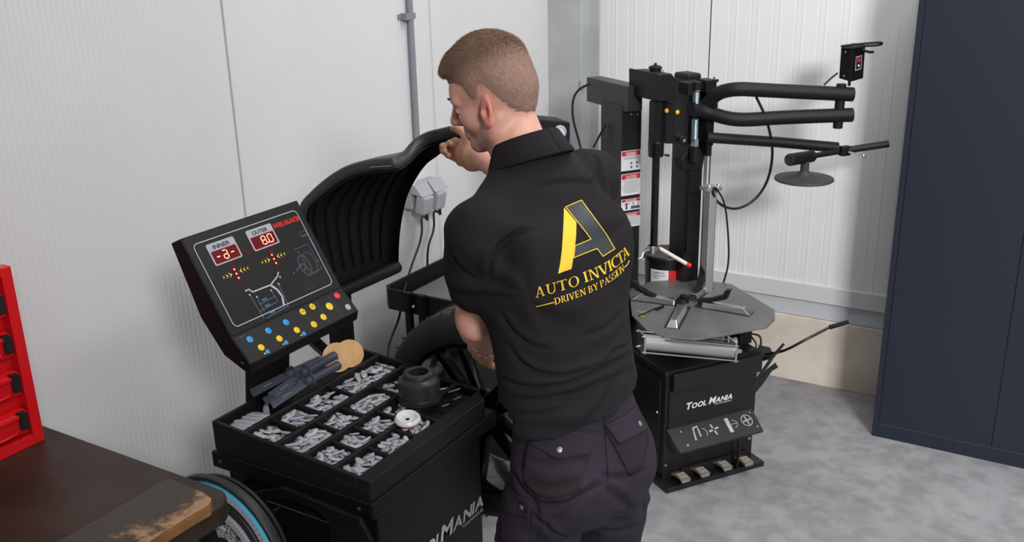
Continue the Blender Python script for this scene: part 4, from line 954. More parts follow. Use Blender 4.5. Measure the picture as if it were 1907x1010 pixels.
# tilting arm from the column over the table: plastic head cover, hexagonal bar and mount head
VH = .36
def hx(x, y): return K(x, y, VH)
cv_ = MB()
A = [hx(1222, 137), hx(1226, 137), hx(1226, 189), hx(1222, 189)]
cv_.hexa([p for p in A], [p + CV * .20 + ZZ * .0 for p in A])
hc_ = cv_.build('head_cover', BLKM, tc_, bevel=.008, seg=3)
A = [hx(1225, 139), hx(1252, 137), hx(1258, 146), hx(1262, 190), hx(1224, 189)]
MB().prism(A, CV * .19).build('head_cover_side', BLKM, hc_, bevel=.006, seg=3)
t = hx(1247, 140) + CV * .10
MB().lathe(t, ZZ, [(.022, -.01), (.022, .012), (.027, .016), (.027, .020), (.018, .026), (.006, .028), (.005, .036), (0, .037)], n=32).build('head_cap', BLKM, hc_, smooth=35)
MB().lathe(t + CU * .03 - ZZ * .004, ZZ, [(.008, 0), (.007, .012), (0, .014)], n=14).build('bolt', CHR, hc_, smooth=40)
HB = VH + .04
k0 = K(1221, 190, HB); k1 = K(1220, 470, HB)
def vpost(x0, y0, x1, y1, v, r, name, m=BLKG, n=6, parent=None, bev=.001):
    a = K(x0, y0, v); b = K(x1, y1, v); b = Vector((a.x, a.y, b.z)); return MB().cyl(a, b, r, n=n).build(name, m, parent or tc_, bevel=bev)
vpost(1222, 188, 1222, 265, HB, .0285, 'bar_sleeve')
vpost(1222, 262, 1222, 292, HB, .031, 'bar_clamp', n=16, bev=.006)
vpost(1222, 285, 1222, 458, HB, .0165, 'hexagonal_bar')
a = K(1222, 456, HB); a.x, a.y = K(1222, 188, HB).x, K(1222, 188, HB).y
a = Vector((a.x, a.y, K(1222, 456, HB).z))
mh = MB().lathe(a, -ZZ, [(.018, 0), (.020, .008), (.018, .03), (.014, .034), (0, .034)], n=24).build('mount_head', CHR, tc_, smooth=40)
MB().tube([a - ZZ * .02, a - ZZ * .016 - CU * .03, a - ZZ * .022 - CU * .05 - CV * .01, a - ZZ * .04 - CU * .062 - CV * .02, a - ZZ * .042 - CU * .078 - CV * .02], .0055, n=10, smooth=2).build('mount_hook', CHR, mh, smooth=60)
MB().box(K(1242, 289, HB), (.012, .02, .008), MU).build('clamp_screw', BLKG, tc_)
# link with yellow caps and roller
VM = .40
A = [K(1242, 190, VM), K(1258, 190, VM), K(1258, 268, VM), K(1240, 268, VM)]
MB().prism(A, CV * .04).build('link_plate', BLKM, tc_, bevel=.004)
for x, y, v in ((1261, 209, VM - .005), (1241, 206, VM - .004)): MB().lathe(K(x, y, v), -CV, [(.0085, 0), (.0085, .004), (.005, .006), (0, .006)], n=20).build('yellow_cap', mat('cap_yellow', (.85, .45, .01), .4), tc_, smooth=40)
MB().lathe(K(1272, 261, VM), -CV, [(0, -.04), (.019, -.04), (.020, -.03), (.020, .004), (.016, .008), (.009, .008), (.009, .005), (0, .005)], n=28).build('roller', BLKM, tc_, smooth=35)
MB().lathe(K(1272, 261, VM) - CV * .005, -CV, [(.008, 0), (.007, .004), (.003, .004), (0, .002)], n=20).build('roller_bolt', CHR, tc_, smooth=40)
# right helper column
VR = .46
hcx = qbox(MB(), ((K(1279, 300, VR) - P0).dot(CU), VR, .47), ((K(1309, 300, VR) - P0).dot(CU), VR + .11, K(1285, 150, VR).z)).build('helper_column', BK, tc_, bevel=.003)
qbox(MB(), ((K(1280, 140, VR + .02) - P0).dot(CU), VR + .02, K(1285, 200, VR).z), ((K(1308, 140, VR + .02) - P0).dot(CU), VR + .12, K(1285, 138, VR + .02).z)).build('column_top', BLKM, tc_, bevel=.012, seg=3)
A = [K(1268, 298, VR - .03), K(1290, 268, VR - .03), K(1300, 268, VR - .03), K(1313, 292, VR - .03), K(1308, 318, VR - .03), K(1272, 318, VR - .03)]
MB().prism(A, CV * .05).build('carriage', BLKM, tc_, bevel=.005)
qbox(MB(), ((K(1284, 320, VR - .02) - P0).dot(CU), VR - .02, K(1290, 470, VR - .02).z), ((K(1308, 320, VR - .02) - P0).dot(CU), VR, K(1290, 310, VR - .02).z)).build('carriage_rail', BLKG, tc_, bevel=.002)
VS = .40
def vlathe(x, ya, yb, v, r, name, m, n=24, ribs=0):
    a = K(x, ya, v); b = K(x, yb, v); z0, z1 = b.z, a.z; c = Vector((a.x, a.y, z0)); H_ = z1 - z0
    if ribs:
        pr_ = []
        for k in range(ribs): pr_ += [(r, H_ * k / ribs), (r * .86, H_ * (k + .5) / ribs)]
        pr_.append((r, H_))
    else: pr_ = [(0, 0), (r, 0), (r, H_), (0, H_)]
    return MB().lathe(c, ZZ, pr_, n=n).build(name, m, tc_, smooth=(60 if ribs else 40))
BZ = mat('blued_zinc', (.35, .46, .52), .3, metal=.85)
vlathe(1297, 168, 192, VS, .014, 'threaded_spindle', BZ, ribs=8)
vlathe(1295, 222, 262, VS, .014, 'threaded_spindle', BZ, ribs=14)
vlathe(1294.5, 258, 273, VS, .0165, 'spindle_nut', CHR, n=6)
vlathe(1298, 152, 167, VS, .020, 'star_knob', BLKM, n=9)
vlathe(1298, 164, 169, VS, .017, 'knob_collar', CHR)
vlathe(1294, 272, 300, VS, .019, 'spindle_base', BLKM)
for (x, y, w, h) in ((1283, 165, 14, 22), (1320, 160, 18, 22), (1318, 240, 10, 60), (1325, 190, 12, 50), (1316, 278, 8, 22)):
    a = K(x - w / 2, y - h / 2, VS + .02); b = K(x + w / 2, y + h / 2, VS + .02)
    qbox(MB(), ((a - P0).dot(CU), VS + .0, b.z), ((b - P0).dot(CU), VS + .07, a.z)).build('bracket', BLKM, tc_, bevel=.003)
MB().cyl(K(1315, 152, VS + .05), K(1337, 150, VS + .05), .006, n=12).build('bracket_rod', BLKM, tc_)
MB().cyl(K(1330, 143, VS + .05), K(1330, 158, VS + .05), .004, n=10).build('bracket_pin', CHR, tc_)
for x in (1322, 1329):
    a = K(x, 152, VS + .06); b = K(x, 345, VS + .06); MB().cyl(a, Vector((a.x, a.y, b.z)), .0028, n=8).build('guide_rod', GREYP, tc_)
# vertical air cylinder
VA = .33
a = K(1324, 345, VA); zb_ = .50
ac = MB().cyl((a.x, a.y, zb_), (a.x, a.y, a.z), .030, n=6).build('lift_cylinder', ALU, tc_, bevel=.004)
for s_ in (-.022, .022):
    MB().lathe(Vector((a.x, a.y, a.z - .006)) + CU * s_ - CV * .02, ZZ, [(.008, 0), (.008, .01), (.005, .014), (0, .015)], n=12).build('cylinder_bolt', CHR, ac, smooth=40)
qbox(MB(), ((a - P0).dot(CU) - .034, VA - .03, a.z - .02), ((a - P0).dot(CU) + .034, VA + .03, a.z - .005)).build('cylinder_cap', CHR, ac, bevel=.002)
# swing arms: bent upper pair, straight lower rod
VE = .12
def bar(name, pts, r, sm=3, m=BLKM, n=20, parent=None):
    return MB().tube(pts, r, n=n, smooth=sm).build(name, m, parent or tc_, smooth=50)
arm1 = bar('helper_arm', [K(1286, 203, VS), K(1312, 207, VS), K(1350, 220, .34), K(1385, 224, .30), K(1450, 219, .24), K(1587, 214, VE)], .028)
arm2 = bar('helper_arm', [K(1300, 208, VS + .02), K(1318, 194, VS), K(1335, 173, .36), K(1370, 165, .30), K(1420, 168, .26), K(1588, 176, VE)], .028)
pt = K(1567, 156, VE + .022); pb_ = K(1567, 238, VE + .022)
MB().cyl((pt.x, pt.y, pb_.z), (pt.x, pt.y, pt.z), .019, n=24).build('pivot_post', BLKM, tc_, bevel=.002)
# control box with looped handle
pz_ = K(1584, 118, VE)
bxm = MB()
A = [K(1564, 88, VE), K(1586, 92, VE), K(1583, 152, VE), K(1561, 144, VE)]
bq = [onplane(x, y, Q(0, VE + .0, 0) + CU * 0, CV) for x, y in ((0, 0),)]
off = CU * .035 + CV * -.03
f_ = [p + off for p in A]
side_v = CU * .045 - CV * .035
A = [K(1566, 88, VE + .04), K(1589, 92, VE), K(1585, 153, VE), K(1562, 146, VE + .04)]
Bq = [p + (K(1612, 86, VE + .03) - K(1589, 92, VE)) for p in A]
cbx = MB().hexa(A, Bq).build('control_box', BLK, tc_, bevel=.003)
def cbp(s, t, up=.0006):  # on the right hand face of the box
    b0, b1, b2, b3 = A[1], Bq[1], Bq[2], A[2]; p = b0.lerp(b1, s).lerp(b3.lerp(b2, s), t); n = (b1 - b0).cross(b3 - b0).normalized()
    n = n if n.dot(CP - p) > 0 else -n; return p + n * up
pl_ = MB().add([cbp(.25, .25), cbp(.75, .25), cbp(.75, .68), cbp(.25, .68)], [(0, 1, 2, 3)]).build('switch_plate', SILV, cbx)
MB().add([cbp(.30, .28, .001), cbp(.70, .28, .001), cbp(.70, .65, .001), cbp(.30, .65, .001)], [(0, 1, 2, 3)]).build('switch_face', CONF, pl_)
MB().add([cbp(.38, .31, .0014), cbp(.62, .31, .0014), cbp(.62, .44, .0014), cbp(.38, .44, .0014)], [(0, 1, 2, 3)]).build('red_switch', REDP, pl_)
MB().lathe(cbp(.5, .55, .001), (cbp(.5, .5, 1) - cbp(.5, .5, 0)), [(.005, 0), (.004, .003), (0, .003)], n=14).build('white_button', WHITE, pl_, smooth=40)
for p_ in (A[0].lerp(A[1], .4).lerp(A[3].lerp(A[2], .4), .12), A[0].lerp(A[1], .4).lerp(A[3].lerp(A[2], .4), .88)):
    n_ = (A[1] - A[0]).cross(A[3] - A[0]).normalized(); n_ = n_ if n_.dot(CP - p_) > 0 else -n_
    MB().lathe(p_, n_, [(.004, 0), (.003, .002), (0, .003)], n=12).build('screw', CHR, cbx)
hp = [K(1567, 86, VE), K(1600, 82, VE - .02), K(1636, 79, VE - .05), K(1644, 80, VE - .05), K(1640, 84, VE - .04), K(1610, 86, VE)]
bar('handle_loop', hp, .0045, sm=2, parent=cbx, n=10)
MB().hexa([K(1566, 86, VE), K(1590, 88, VE - .02), K(1612, 84, VE), K(1590, 80, VE + .05)], [p - ZZ * .004 for p in (K(1566, 86, VE), K(1590, 88, VE - .02), K(1612, 84, VE), K(1590, 80, VE + .05))]).build('handle_plate', BLKM, cbx)
bar('small_lever', [K(1606, 93, VE + .02), K(1618, 97, VE), K(1626, 97, VE)], .0055, sm=1, parent=cbx, n=10)
bar('signal_cable', [K(1560, 136, VE + .02), K(1545, 148, VE + .03), K(1535, 158, VE + .03)], .004, sm=2, m=CABLE, n=8)
vpost(1582, 150, 1582, 160, VE + .01, .006, 'box_stem', n=10)
# lower arm with press disc
bar('press_arm', [K(1316, 256, VS - .02), K(1450, 265, .28), K(1560, 275, .17)], .0215, sm=0)
MB().cyl(K(1550, 276, .175), K(1592, 280, .145), .013, n=16).build('arm_clamp', BLKM, tc_, bevel=.002)
MB().box(K(1573, 281, .15), (.045, .03, .04), MU).build('clamp_block', BLKM, tc_, bevel=.006)
bar('arm_handle', [K(1576, 280, .15), K(1655, 268, .07)], .014, sm=0)
bar('clamp_lever', [K(1580, 283, .12), K(1603, 289, .10)], .004, sm=0, m=CHR, n=10)
MB().lathe(K(1608, 291, .095), (0, 0, 1), [(0, -.009), (.006, -.006), (.009, 0), (.006, .006), (0, .009)], n=14).build('lever_ball', CHR, tc_, smooth=60)
bar('cross_arm', [K(1475, 297, .15), K(1560, 283, .15)], .011, sm=0)
ca = K(1470, 298, .12); cbb = K(1512, 291, .17)
MB().cyl(ca, cbb, .024, n=28).build('cross_sleeve', BLKM, tc_, bevel=.003)
MB().lathe(ca, (ca - cbb), [(.022, 0), (.015, .002), (.012, 0), (.007, 0), (.007, .003), (0, .003)], n=20).build('sleeve_bolt', GREYP, tc_, smooth=40)
dc = K(1497, 334, .15)
MB().lathe(Vector((dc.x, dc.y, dc.z - .0)), ZZ, [(0, -.004), (.110, -.004), (.115, 0), (.113, .007), (.05, .014), (.028, .022), (.017, .035), (.016, .085), (0, .085)], n=56).build('press_disc', mat('disc_rubber_grey', (.045, .044, .044), .6), tc_, smooth=35)
bar('air_hose', [K(1408, 180, .27), K(1425, 215, .26), K(1435, 250, .28), K(1440, 290, .28), K(1430, 340, .30), K(1405, 375, .32), K(1370, 392, .33), K(1340, 382, .33), K(1327, 362, .30), K(1330, 348, .30)], .0055, sm=3, m=CABLE, n=10)
bar('air_hose', [K(1333, 350, .29), K(1350, 375, .3), K(1356, 430, .33), K(1358, 490, .36), K(1347, 528, .40)], .004, sm=3, m=CABLE, n=8)
bar('mains_cable', [K(1100, 156, .72), K(1078, 165, .78), K(1066, 185, .80), K(1066, 220, .80), K(1078, 262, .80), K(1088, 300, .78)], .005, sm=3, m=CABLE, n=8)
bar('mains_cable', [K(1128, 232, .66), K(1118, 250, .68), K(1105, 275, .70)], .005, sm=3, m=CABLE, n=8)
a = onplane(1093, 156, (-2.13, 4.2, 0), (0, 1, 0))
tag(MB().box((a.x, 4.188, a.z), (.05, .024, .045)).build('junction_box', mat('beige_plastic', (.42, .41, .37), .5), None, bevel=.003), 'beige cable junction box on the grey corner column', 'junction box')
# lamp / gauge box behind the man
g0 = att(1000, 240, 3.3)
ga = Vector((-1.62, 2.92, 0))
GX = -1.545
gb = root('gauge_box', (-1.66, 2.95, 0), 'black box with a round white lens on a post behind the man', 'gauge box')
A = [att(1002, 222, 3.33), att(1062, 228, 3.38), att(1062, 266, 3.38), att(1002, 262, 3.33)]
back = (A[1] - A[0]).cross(ZZ).normalized(); back = back if back.dot(CF) > 0 else -back
MB().prism(A, back * .12).build('housing', BLK, gb, bevel=.004)
c = A[0].lerp(A[1], .66).lerp(A[3].lerp(A[2], .66), .52) - back * .001
MB().lathe(c, -back, [(.024, 0), (.024, .004), (.019, .006), (.018, .002), (0, .001)], n=32).build('lens_ring', SILV, gb, smooth=40)
MB().lathe(c, -back, [(.018, .0022), (0, .0024)], n=32).build('lens', mat('lens_white', (.62, .64, .70), .15), gb)
m_ = (A[3] + A[2]) / 2 + back * .06
MB().box2((m_.x - .02, m_.y - .02, 0), (m_.x + .02, m_.y + .02, m_.z)).box2((m_.x - .12, m_.y - .12, 0), (m_.x + .12, m_.y + .12, .012)).build('post', BLK, gb, bevel=.003)
# ---- bucket, brush, bars ----
vb = .605
bc = K(1243, 480, vb); bt = K(1240, 478, vb).z; bbz = .46
bq_ = Vector((K(1241, 500, vb).x, K(1241, 500, vb).y, 0))
bz0 = .492
rd_ = (K(1276, 500, vb) - K(1206, 500, vb)).dot(CU) / 2
ub_ = (bq_ - P0).dot(CU)
bkt = root('paste_bucket', bq_ + ZZ * bz0, 'black round bucket with white and red label on the tyre changer behind the turntable', 'bucket')
hb = K(1241, 488, .51).z - bz0; zl0 = K(1241, 534, .51).z; zl1 = K(1241, 507, .51).z
BKT = mat('bucket_black', (.012, .012, .013), .35)
MB().lathe(bq_ + ZZ * bz0, ZZ, [(0, 0), (rd_ * .90, 0), (rd_ * .97, hb * .95), (rd_, hb)], n=56).build('tub', BKT, bkt, smooth=40)
MB().lathe(bq_ + ZZ * (bz0 + hb), ZZ, [(rd_, -.012), (rd_ * 1.06, -.010), (rd_ * 1.08, .004), (rd_ * 1.02, .010), (rd_ * .5, .006), (0, .006)], n=56).build('lid', BKT, bkt, smooth=35)
def cylpatch(mb, c, r, a0, a1, z0, z1, n=16):
    rows = [[c + Vector((math.cos(a0 + (a1 - a0) * k / n) * r, math.sin(a0 + (a1 - a0) * k / n) * r, z)) for k in range(n + 1)] for z in (z0, z1)]
    mb.grid(rows)
ac_ = math.atan2((CP - bq_).y, (CP - bq_).x)
lb = MB(); cylpatch(lb, bq_, rd_ * .985, ac_ - .75, ac_ + .10, zl0, zl1); l1 = lb.build('label', WHITE, bkt)
lb = MB(); cylpatch(lb, bq_, rd_ * .99, ac_ + .10, ac_ + .60, zl0, zl1); 
lb.build('red_label_end', REDP, bkt)
def cyltext(t, z, h, w, m):
    vs, fs, tw = text2d(t, .015); s = h / .72; mb = MB()
    mb.add([bq_ + Vector((math.cos(ac_ + (-.62 + x / tw * w / rd_)) * rd_ * .995, math.sin(ac_ + (-.62 + x / tw * w / rd_)) * rd_ * .995, z + y * s)) for x, y in vs], fs); mb.build('label_text', m, l1)
cyltext('CARMOTIVE', zl1 - .017, .0085, rd_ * .55, mat('label_ink', (.08, .08, .10), .5)); cyltext('TYRE MOUNTING PASTE', zl1 - .028, .006, rd_ * .62, mat('label_ink', (.08, .08, .10), .5)); cyltext('TIRE', zl1 - .038, .006, rd_ * .3, REDP)
a = K(1229, 463, .42); b = K(1286, 496, .36)
mk = root('paste_brush', a, 'white handled brush with red end resting on the bucket lid', 'brush')
b.z = max(b.z, .3); d = (b - a)
off_ = ZZ * .0
MB().cyl(a + off_, a + d * .86 + off_, .008, n=20).build('handle', mat('brush_cream', (.70, .66, .62), .4), mk, bevel=.001)
MB().cyl(a + d * .86 + off_, b + off_, .0095, n=20).build('red_end', mat('brush_red', (.8, .01, .01), .4), mk, bevel=.002)
MB().cyl(a - d * .06, a, .009, n=16).build('ferrule', mat('copper_ferrule', (.45, .20, .10), .35, metal=.6), mk, bevel=.001)
# chalk and tool on the turntable
w1 = root('valve_tool', onz(1208, 580, zt_), 'thin black rod with dark grip lying on the left of the turntable', 'tool')
MB().cyl(onz(1190, 588, zt_ + .004), onz(1222, 574, zt_ + .004), .0025, n=8).build('rod', BLKG, w1)
MB().cyl(onz(1222, 576, zt_ + .006), onz(1236, 570, zt_ + .006), .0055, n=14).build('grip', BLKM, w1, bevel=.001)
# bead bars in the side holder
hd_ = qbox(MB(), (.478, .06, .30), (.52, .20, .33))
hd_.v = hd_.v; ho_ = qbox(hd_, (.478, .06, .20), (.50, .20, .30)).build('bar_holder', BK, tc_, bevel=.003)
def bb(name, pts, r, desc, flat=False, m=BLKG):
    rr = root(name, pts[0], desc, 'bar')
    P_ = [Vector(p) for p in pts]
    MB().tube(P_, r, n=12, smooth=2).build('shaft', m, rr, smooth=60); return rr, P_
L1, P_ = bb('long_lever', [K(1425, 660, .10), K(1460, 655, .02), K(1500, 633, -.02), K(1550, 607, -.04)], .0055, 'long black lever bar with rubber grip pointing right from the tyre changer')
e1 = K(1545, 610, -.04); e2 = K(1579, 600, -.05)
MB().cyl(e1, e2, .0105, .0095, n=6).build('grip', BLKM, L1, bevel=.002)
STL = mat('dark_bar_steel', (.03, .032, .035), .3, metal=.5)
for k, (pts, ds) in enumerate([([(1392, 735), (1420, 695), (1440, 665), (1461, 641)], 'upper tyre lever with curved tip in the side holder'), ([(1394, 737), (1420, 705), (1432, 690), (1446, 678)], 'middle tyre lever with curved tip in the side holder'), ([(1396, 742), (1418, 716), (1436, 690), (1449, 683)], 'lower flat tyre lever in the side holder')]):
    pp_ = [K(x, y, .02 + .015 * k) for x, y in pts]
    rr = root('tyre_lever', pp_[0], ds, 'lever')
    mb = MB(); n = len(pp_); Pq = catmull([tuple(p) for p in pp_], 5) if False else pp_
    vs = []
    for i, p in enumerate(Pq):
        d = (Pq[min(i + 1, n - 1)] - Pq[max(i - 1, 0)]).normalized(); s = d.cross(CV).normalized(); w = .0075
        vs += [p - s * w * (1 if i < n - 1 else .7), p + s * w * (1 if i < n - 1 else .7), p + s * w * (1 if i < n - 1 else .7) + CV * .006, p - s * w * (1 if i < n - 1 else .7) + CV * .006]
    fs = [(0, 1, 2, 3), (4 * n - 1, 4 * n - 2, 4 * n - 3, 4 * n - 4)] + [(4 * i + j, 4 * i + (j + 1) % 4, 4 * i + 4 + (j + 1) % 4, 4 * i + 4 + j) for i in range(n - 1) for j in range(4)]
    mb.add(vs, fs); mb.build('blade', STL, rr, bevel=.0015)
A = [onz(x, y, .40) for x, y in ((1412, 650), (1434, 655), (1440, 668), (1420, 674))]
MB().prism(A, (0, 0, .02)).build('side_bracket', BLK, tc_, bevel=.003)
# ================= the man =================
PA = math.radians(161); PF = Vector((math.cos(PA), math.sin(PA), 0)); PL_ = Vector((-PF.y, PF.x, 0)); PO = Vector((-.88, 1.68, 0))
def toP(w): w = Vector(w) - PO; return np.array([w.dot(PF), w.dot(PL_), w.z])
def PX(x, y, t): return toP(att(x, y, t))
MW = np.array([[PF.x, PF.y, 0], [PL_.x, PL_.y, 0], [0, 0, 1]])
def toW(a): return a @ MW + np.array([PO.x, PO.y, 0])
man = root('person', (PO.x, PO.y, 0), 'man with short brown hair in black polo shirt and dark trousers lifting the wheel guard', 'person')
class Vol:
    def __init__(s, lo, hi, h):
        s.lo = np.array(lo, float); s.h = h; s.n = np.ceil((np.array(hi) - s.lo) / h).astype(int) + 1
        s.D = np.full(s.n, 1.0, np.float32); s.ax = [(s.lo[i] + h * np.arange(s.n[i])).astype(np.float32) for i in range(3)]
    def sub(s, lo, hi):
        a = np.maximum(0, np.floor((np.array(lo) - s.lo) / s.h).astype(int)); b = np.minimum(s.n, np.ceil((np.array(hi) - s.lo) / s.h).astype(int) + 1)
        sl = tuple(slice(a[i], b[i]) for i in range(3))
        return sl, s.ax[0][sl[0]][:, None, None], s.ax[1][sl[1]][None, :, None], s.ax[2][sl[2]][None, None, :]
    def op(s, fn, lo, hi, k=0.0, mode='add', pad=.04):
        sl, X, Y, Z = s.sub(np.array(lo) - pad, np.array(hi) + pad)
        if min(X.size, Y.size, Z.size) == 0: return
        d = fn(X, Y, Z).astype(np.float32); A = s.D[sl]
        if mode == 'cut': A = -A
        if k > 0:
            hh = np.clip(.5 + .5 * (A - d) / k, 0, 1); r = A * (1 - hh) + d * hh - k * hh * (1 - hh)
        else: r = np.minimum(A, d)
        s.D[sl] = -r if mode == 'cut' else r
    def cap(s, a, b, ra, rb=None, k=.015, mode='add'):
        a = np.array(a, float); b = np.array(b, float); rb = ra if rb is None else rb; ab = b - a; L2 = max(ab @ ab, 1e-9)
        def fn(X, Y, Z):
            t = np.clip(((X - a[0]) * ab[0] + (Y - a[1]) * ab[1] + (Z - a[2]) * ab[2]) / L2, 0, 1)
            return np.sqrt((X - a[0] - t * ab[0]) ** 2 + (Y - a[1] - t * ab[1]) ** 2 + (Z - a[2] - t * ab[2]) ** 2) - (ra + (rb - ra) * t)
        r = max(ra, rb); s.op(fn, np.minimum(a, b) - r, np.maximum(a, b) + r, k, mode)
    def chain(s, pts, rs, k=.012):
        for i in range(len(pts) - 1): s.cap(pts[i], pts[i + 1], rs[i], rs[i + 1], k)
    def ell(s, c, r, R=None, k=.015, mode='add'):
        c = np.array(c, float); r = np.array(r, float); R = np.eye(3) if R is None else R   # rows of R: local axes
        def fn(X, Y, Z):
            dx, dy, dz = X - c[0], Y - c[1], Z - c[2]
            q = [R[i][0] * dx + R[i][1] * dy + R[i][2] * dz for i in range(3)]
            k0 = np.sqrt(sum((q[i] / r[i]) ** 2 for i in range(3))); k1 = np.sqrt(sum((q[i] / r[i] ** 2) ** 2 for i in range(3))) + 1e-6
            return k0 * (k0 - 1) / k1
        m = r.max(); s.op(fn, c - m, c + m, k, mode)
    def loft(s, T, k=.02, z0=None, z1=None, ex=2.0):
        T = np.array(T); zz = np.linspace(T[0, 0], T[-1, 0], 200)
        def cr(col):
            x = T[:, 0]; y = T[:, col]; m = np.gradient(y, x); i = np.clip(np.searchsorted(x, zz) - 1, 0, len(x) - 2); h = x[i + 1] - x[i]; t = (zz - x[i]) / h
            return (2 * t ** 3 - 3 * t ** 2 + 1) * y[i] + (t ** 3 - 2 * t ** 2 + t) * h * m[i] + (-2 * t ** 3 + 3 * t ** 2) * y[i + 1] + (t ** 3 - t ** 2) * h * m[i + 1]
        C_ = [cr(c) for c in range(1, 5)]
        def fn(X, Y, Z):
            cf, cl, a, b = [np.interp(Z, zz, c) for c in C_]
            qx, qy = (X - cf) / b, (Y - cl) / a
            k0 = (np.abs(qx) ** ex + np.abs(qy) ** ex) ** (1 / ex); k1 = np.sqrt((qx / b) ** 2 + (qy / a) ** 2) + 1e-6
            d = k0 * (k0 - 1) / k1 * (1 if ex == 2 else 1)
            return np.maximum(d, np.maximum(T[0, 0] - Z, Z - T[-1, 0]))
        s.op(fn, (T[:, 1].min() - T[:, 4].max(), T[:, 2].min() - T[:, 3].max(), T[0, 0]), (T[:, 1].max() + T[:, 4].max(), T[:, 2].max() + T[:, 3].max(), T[-1, 0]), k)
    def plane(s, p, n, lo, hi):  # remove what lies on the +n side, inside a region
        p = np.array(p, float); n = np.array(n, float) / np.linalg.norm(n); sl, X, Y, Z = s.sub(lo, hi)
        s.D[sl] = np.maximum(s.D[sl], (X - p[0]) * n[0] + (Y - p[1]) * n[1] + (Z - p[2]) * n[2])
    def displace(s, fn, band=.03):
        m = np.abs(s.D) < band; i = np.nonzero(m); P = [s.ax[k][i[k]] for k in range(3)]
        s.D[i] -= fn(*P).astype(np.float32)
    def mesh(s):
        D = s.D; S = D < 0; nx, ny, nz = D.shape
        c = np.zeros((nx - 1, ny - 1, nz - 1), np.int8)
        for dx in (0, 1):
            for dy in (0, 1):
                for dz in (0, 1): c += S[dx:nx - 1 + dx, dy:ny - 1 + dy, dz:nz - 1 + dz]
        act = (c > 0) & (c < 8); I = np.stack(np.nonzero(act), 1); idx = np.full(act.shape, -1, np.int32); idx[tuple(I.T)] = np.arange(len(I))
        acc = np.zeros((len(I), 3)); cnt = np.zeros(len(I)); corner = {}
        for o in [(x, y, z) for x in (0, 1) for y in (0, 1) for z in (0, 1)]: corner[o] = D[I[:, 0] + o[0], I[:, 1] + o[1], I[:, 2] + o[2]].astype(float)
        for ax in range(3):
            for u in (0, 1):
                for v in (0, 1):
                    o = [0, 0, 0]; o[(ax + 1) % 3] = u; o[(ax + 2) % 3] = v; o2 = list(o); o2[ax] = 1
                    a = corner[tuple(o)]; b = corner[tuple(o2)]; m = (a < 0) != (b < 0); t = np.where(m, a / np.where(m, a - b, 1), 0)
                    p = np.tile(np.array(o, float), (len(I), 1)); p[:, ax] = t; acc[m] += p[m]; cnt[m] += 1
        V = s.lo + s.h * (I + acc / cnt[:, None]); F = []
        for ax in range(3):
            sl0 = [slice(None)] * 3; sl1 = [slice(None)] * 3; sl0[ax] = slice(0, -1); sl1[ax] = slice(1, None)
            a = S[tuple(sl0)]; b = S[tuple(sl1)]; E_ = np.stack(np.nonzero(a != b), 1)
            u, v = (ax + 1) % 3, (ax + 2) % 3; ok = (E_[:, u] > 0) & (E_[:, v] > 0) & (E_[:, u] < D.shape[u] - 1) & (E_[:, v] < D.shape[v] - 1); E_ = E_[ok]
            q = []
            for du, dv in ((-1, -1), (0, -1), (0, 0), (-1, 0)):
                e = E_.copy(); e[:, u] += du; e[:, v] += dv; q.append(idx[tuple(e.T)])
            q = np.stack(q, 1); flip = ~a[tuple(E_.T)]; q[flip] = q[flip][:, ::-1]; F.append(q)
        return V, np.concatenate(F)
def relax(V, F, it=2, lam=.5, keep=None):
    n = len(V); e = np.concatenate([F[:, [0, 1]], F[:, [1, 2]], F[:, [2, 3]], F[:, [3, 0]]])
    for _ in range(it):
        A = np.zeros_like(V); c = np.zeros(n)
        for i in range(3): A[:, i] = np.bincount(e[:, 0], V[e[:, 1], i], n) + np.bincount(e[:, 1], V[e[:, 0], i], n)
        c = np.bincount(e[:, 0], minlength=n) + np.bincount(e[:, 1], minlength=n); V = V + lam * (A / c[:, None] - V)
    return V
def skin_mesh(name, V, F, m, parent, colors=None, cname='tint'):
    W_ = toW(V); base = np.array(parent['_base']); me = bpy.data.meshes.new(name)
    me.vertices.add(len(W_)); me.vertices.foreach_set('co', (W_ - base).astype(np.float32).ravel())
    me.loops.add(F.size); me.loops.foreach_set('vertex_index', F.astype(np.int32).ravel()); me.polygons.add(len(F))
    me.polygons.foreach_set('loop_start', np.arange(0, F.size, 4, dtype=np.int32)); me.polygons.foreach_set('loop_total', np.full(len(F), 4, np.int32))
    me.polygons.foreach_set('use_smooth', np.ones(len(F), bool)); me.update(); me.validate()
    if colors is not None:
        at_ = me.color_attributes.new(cname, 'FLOAT_COLOR', 'POINT'); at_.data.foreach_set('color', np.concatenate([colors, np.ones((len(colors), 1))], 1).astype(np.float32).ravel())
    me.materials.append(m); o = bpy.data.objects.new(name, me); COL.objects.link(o); o.parent = parent; o['_base'] = tuple(base); return o
